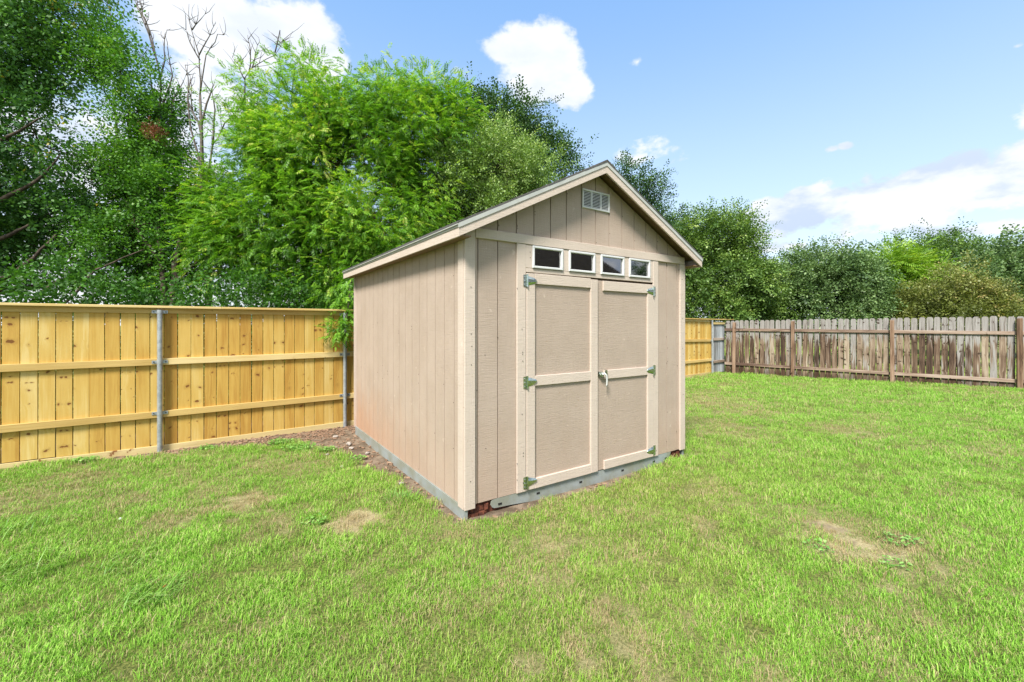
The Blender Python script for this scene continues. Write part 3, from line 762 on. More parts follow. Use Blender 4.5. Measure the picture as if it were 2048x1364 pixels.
def scatter(name, pts, attrs, scales, col, label=None, cat=None, norm=None):
    """one object whose points carry an instance each (geometry nodes), for what nobody could count"""
    me = bpy.data.meshes.new(name); me.vertices.add(len(pts)); me.vertices.foreach_set('co', np.asarray(pts, 'f4').reshape(-1)); me.update()
    for k, a in attrs.items(): add_attr(me, k, a)
    add_attr(me, 'sc', scales); add_attr(me, 'rz', rng.random(len(pts))*6.283); add_attr(me, 'rx', rng.normal(0, .12, len(pts)))
    o = link(name, me)
    g = bpy.data.node_groups.new(name, 'GeometryNodeTree')
    g.interface.new_socket('Geometry', in_out='INPUT', socket_type='NodeSocketGeometry'); g.interface.new_socket('Geometry', in_out='OUTPUT', socket_type='NodeSocketGeometry')
    N = g.nodes; L = g.links
    gi, go = N.new('NodeGroupInput'), N.new('NodeGroupOutput')
    ci = N.new('GeometryNodeCollectionInfo'); ci.inputs['Collection'].default_value = col; ci.inputs['Separate Children'].default_value = True; ci.inputs['Reset Children'].default_value = True
    ip = N.new('GeometryNodeInstanceOnPoints'); ip.inputs['Pick Instance'].default_value = True
    def att(n):
        q = N.new('GeometryNodeInputNamedAttribute'); q.data_type = 'FLOAT'; q.inputs['Name'].default_value = n; return q.outputs['Attribute']
    cx = N.new('ShaderNodeCombineXYZ'); L.new(att('rx'), cx.inputs[0]); L.new(att('rz'), cx.inputs[2])
    L.new(gi.outputs[0], ip.inputs['Points']); L.new(ci.outputs[0], ip.inputs['Instance']); L.new(cx.outputs[0], ip.inputs['Rotation']); L.new(att('sc'), ip.inputs['Scale'])
    L.new(ip.outputs[0], go.inputs[0])
    md = o.modifiers.new('scatter', 'NODES'); md.node_group = g
    tag(o, label, cat, kind='stuff'); return o
def hidden_collection(name, meshes):
    c = bpy.data.collections.new(name)
    for me in meshes: c.objects.link(bpy.data.objects.new(me.name, me))
    return c
gc_near = hidden_collection('grass_near', [blade_clump(46, .062, .012, .037, .0026, .8, M['grass']) for k in range(7)])
def lay_grass():
    P = []; D = []
    def ring(y0, y1, dens, side=1.35):
        wmax = y1*side + 1.0; n = int(dens * 2*wmax*(y1-y0))
        x = rng.uniform(-wmax, wmax, n); y = rng.uniform(y0, y1, n)
        return x, y
    xs, ys, sc = [], [], []
    for y0, y1, d, k in ((1.2, 3, 620, .95), (3, 5, 440, 1.05), (5, 8, 250, 1.3), (8, 12, 120, 1.7), (12, 17, 75, 2.1)):
        x, y = ring(y0, y1, d); xs.append(x); ys.append(y); sc.append(np.full(len(x), k) * rng.uniform(.75, 1.25, len(x)))
    x = rng.uniform(-6, 7, 5000); y = rng.uniform(-4, 1.2, 5000); xs.append(x); ys.append(y); sc.append(np.full(5000, 1.8))
    x, y, sc = map(np.concatenate, (xs, ys, sc))
    fx, fy = to_local(x, y, FE_O, FE_A); bx, by = to_local(x, y, BR_O, BR_A)
    keep = (fy < -.03) & (by < .0)
    soil, dry, lush = bare_fields(x, y)
    keep &= rng.random(len(x)) > soil*1.15
    keep &= rng.random(len(x)) > sstep(dry, .35, 1.)*.62
    fine = vnoise(x + 3, y + 7, .055)*.6 + vnoise(x, y, .13)*.4
    keep &= rng.random(len(x)) > sstep(fine, .50, .18)*.92
    x, y, sc, dry, lush = x[keep], y[keep], sc[keep], dry[keep], lush[keep]
    tuft = fbm(x + 5, y + 3, .22, 3)
    hgt = sc * (.50 + 1.15*tuft) * (1 - .35*dry)
    z = ground_z(x, y)
    scatter('lawn_grass', np.stack([x, y, z], 1), dict(dry=np.clip(dry*.9 + rng.normal(.02, .07, len(x)) + np.clip(fbm(x, y, .5, 3)-.55, 0, 1)*.6, 0, 1), lush=np.clip(lush + rng.normal(0, .13, len(x)), 0, 1), rnd=rng.random(len(x))*.6 + tuft*.4),
            hgt, gc_near, 'short mown green lawn grass with straw coloured patches', 'grass')
    print('grass clumps', len(x))
lay_grass()

# grass beyond the fences (seen only through gaps and from the side)
def far_grass():
    x = rng.uniform(-8, 26, 9000); y = rng.uniform(8, 30, 9000)
    fx, fy = to_local(x, y, FE_O, FE_A); bx, by = to_local(x, y, BR_O, BR_A)
    k = (fy > .1) | (by > .15); x, y = x[k], y[k]
    scatter('rough_grass', np.stack([x, y, ground_z(x, y)], 1), dict(dry=rng.random(len(x))*.3, lush=rng.random(len(x)), rnd=rng.random(len(x))), rng.uniform(2, 3.5, len(x)), gc_near, 'rough grass growing beyond the fences', 'grass')
far_grass()

# longer weeds and coarse tufts: each a plant of its own
def weed_mat(name, stops):
    return leafmat(name, stops, .3, .5)
M['coarse'] = weed_mat('coarse_grass', [(0, (.08, .20, .025)), (.6, (.18, .36, .06)), (1, (.33, .50, .16))])
M['weed'] = weed_mat('broad_weed', [(0, (.10, .25, .04)), (.6, (.20, .40, .08)), (1, (.36, .56, .18))])
def tuft(name, px, py, n, h, rad, lean, label, mat='coarse', wid=.006, lean_dir=None):
    x0, y0 = gpt(px, py); V, F, T = [], [], []
    for i in range(n):
        a = random.uniform(0, 6.28); r = rad*math.sqrt(random.random()); x, y = r*math.cos(a), r*math.sin(a)
        d = random.gauss(lean_dir, .5) if lean_dir is not None else a + random.gauss(0, .6)
        hh = h*random.uniform(.6, 1.2); L = lean*hh*random.uniform(.5, 1.3); w = wid*random.uniform(.7, 1.3); dx, dy = math.cos(d), math.sin(d); sx, sy = -dy*w/2, dx*w/2; b = len(V); tt = random.random()
        prof = [(0, 0, 1), (.22, .45, 1), (.55, .8, .8), (1, .85+random.uniform(-.15, .1), .1)]
        for q, (fl, fz, fw) in enumerate(prof): V += [(x+dx*L*fl-sx*fw, y+dy*L*fl-sy*fw, hh*fz), (x+dx*L*fl+sx*fw, y+dy*L*fl+sy*fw, hh*fz)]; T += [tt, tt]
        F += [(b+2*q, b+2*q+1, b+2*q+3, b+2*q+2) for q in range(3)]
    o = link(name, np_mesh(name, V, F, M[mat], T)); o.location = (x0, y0, float(ground_z(x0, y0)) - .004)
    tag(o, label, 'grass tuft', 'coarse tufts in the lawn')
def rosette(name, px, py, n, rad, label, leaf=.035):
    x0, y0 = gpt(px, py); V, F, T = [], [], []
    for i in range(n):
        a = random.uniform(0, 6.28); r = rad*math.sqrt(random.random()); x, y = r*math.cos(a), r*math.sin(a)*.7; z = random.uniform(.01, .05)
        L = leaf*random.uniform(.6, 1.3); w = L*.36; d = random.uniform(0, 6.28); dx, dy = math.cos(d), math.sin(d); b = len(V); ti = random.uniform(-.3, .5)
        V += [(x, y, z), (x+dx*L*.5-dy*w, y+dy*L*.5+dx*w, z+L*ti*.6+.004), (x+dx*L, y+dy*L, z+L*ti), (x+dx*L*.5+dy*w, y+dy*L*.5-dx*w, z+L*ti*.6+.002)]; F.append((b, b+1, b+2, b+3)); T += [random.random()]*4
    o = link(name, np_mesh(name, V, F, M['weed'], T)); o.location = (x0, y0, float(ground_z(x0, y0)))
    tag(o, label, 'weed', 'low weeds')
tuft('grass_tuft', 290, 1200, 90, .10, .16, 1.5, 'coarse blue-green grass tuft flattened in the lower left of the lawn', lean_dir=.4)
tuft('grass_tuft', 25, 1150, 110, .13, .22, 1.2, 'bright long grass tuft at the left edge of the lawn', lean_dir=.3)
tuft('grass_tuft', 800, 1002, 90, .09, .15, 1.0, 'dark green grass tuft beside the left foot of the shed')
tuft('grass_tuft', 30, 1060, 80, .10, .2, 1.1, 'pale green grass tuft at the left edge above the bright long one', lean_dir=.6)
tuft('grass_tuft', 250, 1130, 60, .07, .2, 1.6, 'faded flattened grass tuft left of centre above the blue-green tuft', lean_dir=.5)
rosette('low_weed', 560, 882, 240, .16, 'bright yellow-green low weed on the bare mulch by the fence')
rosette('low_weed', 600, 893, 260, .22, 'dark green spreading weed on the bare soil, nearer the shed than the bright one')
rosette('low_weed', 655, 897, 120, .12, 'small broken weed patch between the dark weed and the shed')
rosette('low_weed', 715, 915, 60, .10, 'few-leaved weed in the soil beside the metal base of the shed')
rosette('low_weed', 170, 918, 160, .14, 'green weed patch under the foot of the yellow fence on the left')
rosette('low_weed', 415, 892, 120, .12, 'dark little weed in the mulch right of the first steel post')
rosette('low_weed', 630, 1045, 50, .10, 'grey-green weed in the dry patch left of the shed corner', .03)
rosette('low_weed', 1800, 1090, 70, .13, 'pale clover weed right of the bare patch on the right lawn', .03)
rosette('low_weed', 1640, 1100, 35, .10, 'small weed left of the bare patch on the right lawn', .03)
rosette('low_weed', 1790, 1135, 40, .10, 'scattered weed below the bare patch on the right lawn', .028)

# bark mulch and stones along the new fence and beside the shed
def mulch():
    bm = []
    for k in range(5):
        b = MB(); L_ = random.uniform(.018, .055); b.box(-L_/2, L_/2, -.006, .006, -.002, .006, .004); bm.append(b.mesh('chip', M['chip']))
    c = hidden_collection('mulch_chips', bm)
    n = 42000; x = rng.uniform(-6, 4, n); y = rng.uniform(3.2, 11, n)
    fx, fy = to_local(x, y, FE_O, FE_A); soil, d, l = bare_fields(x, y); sx, sy = to_local(x, y, SH_O, SH_A)
    k = (fy < -.03) & (rng.random(n) < sstep(soil, .5, .95)*np.where(-fy < .75, 1, .30)) & ~((sx > -.02) & (sx < 3.15) & (sy > -.05) & (sy < 3.64))
    x, y = x[k], y[k]
    scatter('bark_mulch', np.stack([x, y, ground_z(x, y)-.004], 1), dict(dry=np.zeros(len(x))), rng.uniform(.6, 1.5, len(x)), c, 'brown bark mulch strewn on bare soil along the yellow fence', 'mulch')
mulch()
def stone(px, py, s, label, mat='stone', name='stone', cat='stone'):
    x0, y0 = gpt(px, py); import bmesh
    bm = bmesh.new(); bmesh.ops.create_icosphere(bm, subdivisions=2, radius=s)
    for v in bm.verts: v.co = Vector((v.co.x*1.2, v.co.y*.9, v.co.z*.6)) * random.uniform(.82, 1.12)
    me = bpy.data.meshes.new(name); bm.to_mesh(me); bm.free(); me.materials.append(M[mat]); o = link(name, me); o.location = (x0, y0, float(ground_z(x0, y0))+s*.25); o.rotation_euler[2] = random.random()*6
    tag(o, label, cat, 'pale stones in the soil beside the shed' if name == 'stone' else None)
for q in ((671, 871, .035, 'pale stone lying by the foot of the second steel post'), (698, 885, .045, 'largest pale stone near the back corner of the shed'), (703, 893, .03, 'pale stone in front of the largest one near the shed'),
          (735, 903, .03, 'pale stone against the metal base rail of the shed'), (803, 967, .025, 'white pebble in the sandy strip left of the shed'), (722, 868, .03, 'stone tucked between the steel post and the shed corner'),
          (684, 930, .022, 'small stone at the edge of the grass left of the shed'), (655, 905, .02, 'small stone on the soil among the weeds')): stone(*q)
stone(241, 1038, .016, 'scrap of white litter lying in the grass on the left', 'paper', 'litter', 'litter')
stone(329, 1172, .011, 'small red scrap lying in the coarse tuft on the lower left', 'red', 'red_scrap', 'litter')
# ------------------------------------------------------------------ trees
def spray_pinnate(n_pairs=7, L=.34, ll=.115, lw=.0145):
    """compound leaf: paired narrow leaflets hanging from an arched midrib. Returns quads (n,4,3) and a tone for each"""
    Q, T = [], []
    for i in range(n_pairs*2+1):
        k = i//2; s = 1 if i % 2 else -1
        f = .18 + .82*k/n_pairs; p = Vector((L*f, 0, -.18*L*f*f))
        if i == n_pairs*2: d = Vector((1, 0, -.4)); f = 1
        else: d = Vector((.55, s*.85, -.28 + random.uniform(-.2, .15)))
        d.normalize(); l = ll*random.uniform(.75, 1.1)*(1-.25*abs(f-.55)); side = d.cross(Vector((0, 0, 1))).normalized()*lw
        side = (side + Vector((0, 0, random.uniform(-.6, .6)*lw)))
        Q.append([p, p+d*l*.45+side, p+d*l+Vector((0, 0, -.12*l)), p+d*l*.45-side]); T.append(random.random())
    return np.array([[tuple(v) for v in q] for q in Q]), np.array(T)
def spray_broad(n=11, L=.28, ll=.07, lw=.022, spread=1.):
    Q, T = [], []
    for i in range(n):
        f = (i+.5)/n; a = i*2.4 + random.uniform(-.5, .5); p = Vector((L*f, .02*math.cos(a), .02*math.sin(a)))
        d = Vector((.5, math.cos(a)*spread, math.sin(a)*spread*.8 + .05)).normalized(); l = ll*random.uniform(.7, 1.2)
        side = d.cross(Vector((random.uniform(-.5, .5), random.uniform(-.5, .5), 1))).normalized()*lw*random.uniform(.8, 1.2)
        Q.append([p, p+d*l*.5+side, p+d*l, p+d*l*.5-side]); T.append(random.random())
    return np.array([[tuple(v) for v in q] for q in Q]), np.array(T)
SPR = {'pinnate': [spray_pinnate(random.choice([7, 8, 9])) for k in range(6)],
       'broad': [spray_broad() for k in range(6)], 'oak': [spray_broad(13, .24, .055, .018) for k in range(6)],
       'privet': [spray_broad(12, .20, .05, .014, .8) for k in range(6)], 'big': [spray_broad(9, .34, .115, .034) for k in range(6)]}

def instance_sprays(kind, pos, dirs, size, tone):
    """numpy copies of a spray at every position, pointing along dirs"""
    n = len(pos); x = dirs / np.linalg.norm(dirs, axis=1, keepdims=True)
    up = np.array([0, 0, 1.]) + rng.normal(0, .35, (n, 3)); y = np.cross(up, x); y /= np.linalg.norm(y, axis=1, keepdims=True) + 1e-9; z = np.cross(x, y)
    Rm = np.stack([x, y, z], 1)                                    # rows: local axes
    which = rng.integers(0, len(SPR[kind]), n); V, T = [], []
    for k, (Q, tt) in enumerate(SPR[kind]):
        i = np.where(which == k)[0]
        if not len(i): continue
        q = Q.reshape(-1, 3)
        w = np.einsum('vj,njk->nvk', q, Rm[i]) * size[i][:, None, None] + pos[i][:, None, :]
        V.append(w.reshape(-1, 3)); T.append((np.repeat(tone[i][:, None] + (tt-.5)[None, :]*.35, 4, axis=1)).reshape(-1))
    return np.concatenate(V), np.clip(np.concatenate(T), 0, 1)

def bez(a, b, sag=.0, n=6, wob=.06):
    a, b = Vector(a), Vector(b); L = (b-a).length; o = []
    k = Vector((random.gauss(0, wob), random.gauss(0, wob), random.gauss(0, wob*.5)+sag))*L
    for i in range(n+1):
        f = i/n; o.append(a.lerp(b, f) + k*4*f*(1-f)*.6 + Vector((random.gauss(0, .012), random.gauss(0, .012), random.gauss(0, .012)))*L*(0 < i < n))
    return o

def tree(name, label, cat, lobes, base, kind, mat, n_clump, per, cr, size, bark='bark', trunk_r=.12, seed=0, droop=.25, hollow=.5, tone_c=(.5, .25), group=None, zmin=.5, up=.3, stems=1, gap=.0, gs=.9, limb_r=.035, flat=.75):
    """lobes: (x_px, y_px, depth, radius_px[, radius_px_vertical]) ; base: (x_px, depth)"""
    global rng
    rng = np.random.default_rng(100+seed); random.seed(100+seed)
    LB = []
    for l in lobes:
        c = at(l[0], l[1], l[2]); rx = l[3]/FPX*l[2]; rz_ = (l[4] if len(l) > 4 else l[3])/FPX*l[2]
        LB.append((np.array(c), np.array([rx, rx*.85, rz_])))
    bx = (base[0]-1024)/FPX*base[1]; by = base[1]; bz = -.1
    T = empty(name, (bx, by, 0)); tag(T, label, cat, group)
    wts = np.array([r[0]*r[2] for c, r in LB]); wts = wts/wts.sum()
    # clump centres in the lobes, fewer in the dark middle
    C_, O_, Li = [], [], []
    while len(C_) < n_clump:
        i = rng.choice(len(LB), p=wts); c, r = LB[i]
        d = rng.normal(size=3); d /= np.linalg.norm(d); q = hollow + (1-hollow)*rng.random()**.7
        p = c + d*r*q
        if p[2] < zmin: continue
        fy = to_local(p[0], p[1], FE_O, FE_A)[1]; byy = to_local(p[0], p[1], BR_O, BR_A)[1]
        if fy < .35 and byy < .35 and kind != 'over': continue
        if gap and fbm(p[0]*1.0+seed*3, p[2]*1.0+p[1]*.4, gs, 2) < gap: continue
        C_.append(p); O_.append(d); Li.append(i)
    C_ = np.array(C_); O_ = np.array(O_); Li = np.array(Li)
    ctone = np.clip(rng.normal(tone_c[0], tone_c[1], len(C_)), 0, 1)
    hh = (C_[:, 2] - C_[:, 2].min()) / max(.1, np.ptp(C_[:, 2])); ctone = np.clip(ctone + (hh-.5)*.30, 0, 1)   # clumps get paler towards the top of the crown
    n = n_clump*per; ci = np.repeat(np.arange(n_clump), per)
    off = rng.normal(size=(n, 3))*cr*np.array([1, 1, flat]); csz = rng.uniform(.7, 1.3, n_clump)[ci][:, None]
    pos = C_[ci] + off*csz
    dirs = off/ (cr) *.6 + O_[ci]*.55 + rng.normal(0, .60, (n, 3)) + np.array([0, 0, up-droop])
    k = pos[:, 2] > zmin*.8; pos, dirs, ci = pos[k], dirs[k], ci[k]
    fyy = to_local(pos[:, 0], pos[:, 1], FE_O, FE_A)[1]; byy = to_local(pos[:, 0], pos[:, 1], BR_O, BR_A)[1]
    k = (fyy > .25) | (byy > .25) | (pos[:, 2] > 2.05); pos, dirs, ci = pos[k], dirs[k], ci[k]
    sx, sy = to_local(pos[:, 0], pos[:, 1], SH_O, SH_A)            # keep clear of the shed
    k = ~((sx > -.45) & (sx < 3.6) & (sy > -.5) & (sy < 4.1) & (pos[:, 2] < 3.6)); pos, dirs, ci = pos[k], dirs[k], ci[k]
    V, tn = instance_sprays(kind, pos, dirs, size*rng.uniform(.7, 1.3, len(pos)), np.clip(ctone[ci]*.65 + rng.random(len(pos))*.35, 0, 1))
    F = np.arange(len(V)).reshape(-1, 4)
    b0 = Vector((bx, by, 0))
    cr_o = link('crown', np_mesh('crown', V - np.array([bx, by, 0]), F, mat, tn), T); cr_o['kind'] = 'stuff'
    # trunk(s) up through the lobes, limbs to every lobe, branches to the clumps
    ctr = np.average([c for c, r in LB], axis=0, weights=wts); top = max(LB, key=lambda q: q[0][2])[0]
    tr_ = MB(); tp_all = []
    for s_ in range(stems):
        a = Vector((random.uniform(-.3, .3)*(stems > 1), random.uniform(-.2, .2)*(stems > 1), bz)); e = Vector(tuple(ctr*.45+top*.55)) - b0 + Vector((random.uniform(-.8, .8), random.uniform(-.5, .5), 0))*(stems > 1)
        mid = Vector((a.x*.5+e.x*.35, a.y*.5+e.y*.35, e.z*.45))
        pts = bez(a, mid, 0, 5, .03) + bez(mid, e, 0, 6, .05)[1:]; rr = [trunk_r*(1-.82*i/(len(pts)-1)) for i in range(len(pts))]; rr[0] *= 1.35
        tr_.tube(pts, rr, 8); tp_all += list(zip(pts, rr))
    tr_.build('trunk', M[bark], T, smooth=True, fix=False)
    br = MB(); hubs = {}
    for i, (c, r) in enumerate(LB):
        cl_ = Vector(tuple(c)) - b0
        cand = [(abs((p-cl_).length - 0) + max(0, p.z-cl_.z+.3)*3, p, r0) for p, r0 in tp_all if p.z > .6] or [(0, tp_all[-1][0], tp_all[-1][1])]
        _, p, r0 = min(cand, key=lambda q: q[0]); pts = bez(p, cl_, .05, 6, .07); lr = min(r0*.8, limb_r + .01*r[0]); br.tube(pts, [lr*(1-.6*j/6) for j in range(7)], 6, False); hubs[i] = pts
    for j in range(n_clump):
        if rng.random() > .75: continue
        e = Vector(tuple(C_[j])) - b0; p = min(hubs[Li[j]][2:], key=lambda q: (q-e).length); L_ = (e-p).length
        pts = bez(p, e, .04, 4, .09); r0 = .008+.008*L_; br.tube(pts, [r0*(1-.75*q/4) for q in range(5)], 4, False)
    bo = br.build('branches', M[bark], T, smooth=True, fix=False); bo['kind'] = 'stuff'
    return T, len(F)*2

M['leaf_bright'] = leafmat('bright_compound_leaves', [(0, (.045, .12, .012)), (.3, (.095, .24, .020)), (.6, (.175, .37, .030)), (.85, (.30, .48, .05)), (1, (.50, .53, .11))], .44)
M['leaf_left'] = leafmat('mid_green_oak_leaves', [(0, (.028, .085, .022)), (.5, (.08, .20, .045)), (.8, (.15, .33, .07)), (.97, (.24, .42, .10)), (1, (.50, .42, .04))], .32)
M['leaf_vine'] = leafmat('vine_leaves', [(0, (.032, .095, .014)), (.5, (.085, .23, .026)), (.85, (.18, .36, .04)), (1, (.42, .45, .06))], .35)
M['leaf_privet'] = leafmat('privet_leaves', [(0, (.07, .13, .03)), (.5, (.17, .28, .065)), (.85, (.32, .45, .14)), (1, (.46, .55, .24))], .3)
M['leaf_oak'] = leafmat('dark_live_oak_leaves', [(0, (.018, .050, .013)), (.5, (.045, .11, .028)), (1, (.12, .22, .06))], .22)
M['leaf_mid'] = leafmat('mid_shrub_leaves', [(0, (.030, .075, .016)), (.5, (.11, .20, .04)), (.85, (.24, .37, .08)), (1, (.38, .46, .15))], .3)
M['leaf_grey'] = leafmat('grey_green_leaves', [(0, (.030, .07, .022)), (.5, (.11, .19, .060)), (.9, (.23, .34, .13)), (1, (.36, .44, .22))], .25)
M['leaf_lime'] = leafmat('lime_leaves', [(0, (.08, .18, .015)), (.5, (.22, .38, .035)), (1, (.42, .54, .09))], .35)
M['leaf_olive'] = leafmat('olive_bronze_leaves', [(0, (.065, .085, .02)), (.5, (.15, .185, .04)), (.85, (.24, .26, .07)), (1, (.33, .27, .10))], .3)
M['leaf_red'] = leafmat('dead_russet_leaves', [(0, (.10, .03, .015)), (1, (.30, .10, .06))], .2)
tot = 0
def tr2(*a, **k):
    global tot
    o, n = tree(*a, **k); tot += n; return o
# the broad tree filling the left edge, its crown running out of the frame
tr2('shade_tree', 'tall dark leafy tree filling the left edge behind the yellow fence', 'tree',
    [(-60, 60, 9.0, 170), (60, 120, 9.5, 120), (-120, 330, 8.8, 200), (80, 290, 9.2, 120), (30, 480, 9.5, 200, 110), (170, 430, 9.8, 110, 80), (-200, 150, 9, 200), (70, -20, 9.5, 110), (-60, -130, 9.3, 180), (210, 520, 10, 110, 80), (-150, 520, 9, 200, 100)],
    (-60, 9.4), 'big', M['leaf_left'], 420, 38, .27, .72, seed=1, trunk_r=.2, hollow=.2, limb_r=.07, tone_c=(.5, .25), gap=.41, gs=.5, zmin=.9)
def limbs(par, Y, runs, name='limb'):
    b = par.location; P = lambda q, d=0: Vector(at(q[0], q[1], Y + d)) - Vector((b.x, b.y, 0))
    for r0, r1, *pts in runs:
        L = []
        for i, (p, q) in enumerate(zip(pts[:-1], pts[1:])): L += bez(P(p, .1*i), P(q, .1*(i+1)), .01, 5, .04)[:-1]
        L.append(P(pts[-1], .1*(len(pts)-1))); n = len(L)
        MB().tube(L, [r0 + (r1-r0)*i/(n-1) for i in range(n)], 7).build(name, M['bark'], par, smooth=True, fix=False)
SHADE = bpy.data.objects['shade_tree']
limbs(SHADE, 8.4, [(.055, .02, (-60, 590), (30, 545), (112, 470)), (.05, .02, (-60, 500), (20, 470), (60, 448)), (.05, .012, (-40, 420), (60, 370), (120, 310)), (.04, .012, (-30, 300), (40, 262), (85, 235)), (.03, .01, (90, 640), (190, 540), (285, 500)), (.03, .01, (40, 620), (120, 560), (200, 575))])
# vine-hung tree with the dead top beside it
V1 = tr2('vine_covered_tree', 'dark tree hung with vines and dead grey twigs, left of the bright green tree', 'tree',
    [(225, 95, 9.6, 45, 38), (260, 150, 9.6, 55, 45), (295, 215, 9.6, 55, 50), (325, 290, 9.6, 60, 70), (330, 400, 9.6, 75, 90), (250, 330, 9.8, 70, 60), (300, 500, 9.8, 110, 90), (370, 490, 9.8, 70, 90), (190, 110, 9.6, 35, 40)],
    (322, 9.7), 'broad', M['leaf_vine'], 190, 36, .17, .9, seed=2, trunk_r=.12, stems=3, hollow=.15, tone_c=(.42, .2), zmin=.9, gap=.25)
limbs(V1, 9.15, [(.085, .05, (345, 640), (358, 500), (374, 445)), (.075, .03, (322, 640), (316, 470), (322, 330)), (.03, .012, (350, 560), (400, 520), (420, 480)), (.03, .01, (320, 520), (270, 450), (250, 400)), (.02, .009, (210, 455), (290, 448), (375, 450))])
def dead_cluster():
    n = 260; c = np.array(at(307, 262, 9.0)); p = c + rng.normal(size=(n, 3))*np.array([.09, .08, .08]); d = rng.normal(size=(n, 3)) + np.array([0, 0, -.6])
    V, tn = instance_sprays('privet', p[:90], d[:90], np.full(90, .55), rng.random(90)); b = V1.location
    o = link('dead_leaf_clump', np_mesh('dead_leaf_clump', V-np.array([b.x, b.y, 0]), np.arange(len(V)).reshape(-1, 4), M['leaf_red'], tn), V1); o['label'] = 'russet clump of dead leaves'
dead_cluster()
# bright compound-leaved tree
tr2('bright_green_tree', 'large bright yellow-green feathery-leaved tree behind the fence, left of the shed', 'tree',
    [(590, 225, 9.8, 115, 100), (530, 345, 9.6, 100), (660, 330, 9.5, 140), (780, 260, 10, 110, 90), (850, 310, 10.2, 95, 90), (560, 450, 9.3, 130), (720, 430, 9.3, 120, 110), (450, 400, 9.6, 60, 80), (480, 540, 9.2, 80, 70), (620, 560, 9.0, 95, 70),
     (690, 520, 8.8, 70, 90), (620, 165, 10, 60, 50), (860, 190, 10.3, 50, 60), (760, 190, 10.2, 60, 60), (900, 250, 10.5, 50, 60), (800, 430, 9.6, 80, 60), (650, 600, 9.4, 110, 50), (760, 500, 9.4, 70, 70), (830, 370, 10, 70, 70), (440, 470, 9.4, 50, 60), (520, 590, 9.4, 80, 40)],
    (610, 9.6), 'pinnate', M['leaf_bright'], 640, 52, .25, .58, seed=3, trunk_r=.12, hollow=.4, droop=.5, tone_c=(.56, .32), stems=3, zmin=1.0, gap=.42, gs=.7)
# thicket at the foot of the trees, leaf tones kept dark so the fence gaps read as shade
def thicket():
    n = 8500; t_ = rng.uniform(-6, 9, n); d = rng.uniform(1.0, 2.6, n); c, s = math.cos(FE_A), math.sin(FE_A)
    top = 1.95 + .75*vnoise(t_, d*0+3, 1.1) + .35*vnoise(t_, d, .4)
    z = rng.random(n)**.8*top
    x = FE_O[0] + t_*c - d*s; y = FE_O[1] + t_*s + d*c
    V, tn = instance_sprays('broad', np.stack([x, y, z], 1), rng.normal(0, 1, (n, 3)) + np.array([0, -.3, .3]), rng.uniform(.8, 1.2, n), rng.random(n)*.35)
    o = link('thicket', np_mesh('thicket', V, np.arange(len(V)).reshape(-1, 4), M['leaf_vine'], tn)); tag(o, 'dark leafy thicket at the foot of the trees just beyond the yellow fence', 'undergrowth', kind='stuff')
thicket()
# branch of it hanging over the fence beside the shed
def overhang():
    T = empty('overhanging_branch', tuple(at(700, 560, 7.9))); b = T.location
    tag(T, 'leafy green branch hanging over the fence cap beside the back corner of the shed', 'branch')
    pts = [Vector(at(x, y, Y)) - b for x, y, Y in ((705, 520, 8.6), (702, 560, 8.0), (698, 600, 7.5), (693, 640, 7.2), (690, 668, 7.15))]
    MB().tube(pts, [.02, .016, .012, .008, .004], 5).build('stem', M['bark'], T, fix=False)
    P, D = [], []
    for k in range(150):
        f = random.random(); i = min(3, int(f*4)); p = pts[i].lerp(pts[i+1], f*4-i); q = p + Vector((random.gauss(-.03, .10), random.gauss(-.05, .07), random.gauss(0, .05))); P.append(tuple(q+b)); D.append((random.gauss(-.2, .6), random.gauss(-.4, .4), random.uniform(-1, .1)))
    V, tn = instance_sprays('pinnate', np.array(P), np.array(D), rng.uniform(.6, .9, 150), rng.random(150)*.5+.15)
    link('foliage', np_mesh('foliage', V-np.array(b), np.arange(len(V)).reshape(-1, 4), M['leaf_bright'], tn), T)['kind'] = 'stuff'
overhang()
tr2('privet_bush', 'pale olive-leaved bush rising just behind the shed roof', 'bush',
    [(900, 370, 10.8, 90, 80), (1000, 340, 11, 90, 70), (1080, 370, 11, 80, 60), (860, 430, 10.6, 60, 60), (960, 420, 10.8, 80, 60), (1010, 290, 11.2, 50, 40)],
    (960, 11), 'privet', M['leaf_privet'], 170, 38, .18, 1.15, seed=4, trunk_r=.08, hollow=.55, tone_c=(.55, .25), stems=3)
tr2('live_oak', 'dark green evergreen oak towering behind the privet bush above the shed roof', 'tree',
    [(985, 250, 15, 60, 45), (1045, 250, 15, 45, 38), (1080, 300, 15, 55, 45), (1115, 335, 15, 35, 30), (950, 215, 15, 38, 25), (1020, 320, 15, 80, 60), (1000, 400, 15, 120, 70)],
    (1010, 15), 'oak', M['leaf_oak'], 260, 24, .24, 1.45, seed=5, trunk_r=.14, hollow=.3, tone_c=(.45, .25), gap=.33)
tr2('airy_oak', 'sparse airy oak showing above the right slope of the shed roof', 'tree',
    [(1250, 345, 15, 30, 22), (1280, 370, 15, 42, 30), (1300, 400, 15, 35, 25), (1240, 400, 15.5, 60, 40), (1300, 450, 15.5, 60, 50)],
    (1290, 15.3), 'oak', M['leaf_oak'], 80, 18, .20, 1.3, seed=6, trunk_r=.1, hollow=.1, tone_c=(.5, .25), gap=.2)
tr2('broad_evergreen', 'tall rounded green evergreen standing directly right of the shed', 'tree',
    [(1400, 470, 17, 70, 55), (1460, 460, 17, 50, 40), (1440, 530, 17, 85, 70), (1380, 560, 17, 60, 70), (1480, 560, 17, 50, 60), (1410, 620, 17, 90, 50), (1350, 480, 17, 45, 50), (1485, 500, 17, 32, 34)],
    (1420, 17.2), 'oak', M['leaf_mid'], 170, 44, .27, 1.6, seed=7, trunk_r=.15, hollow=.45, tone_c=(.42, .24), gap=.12)
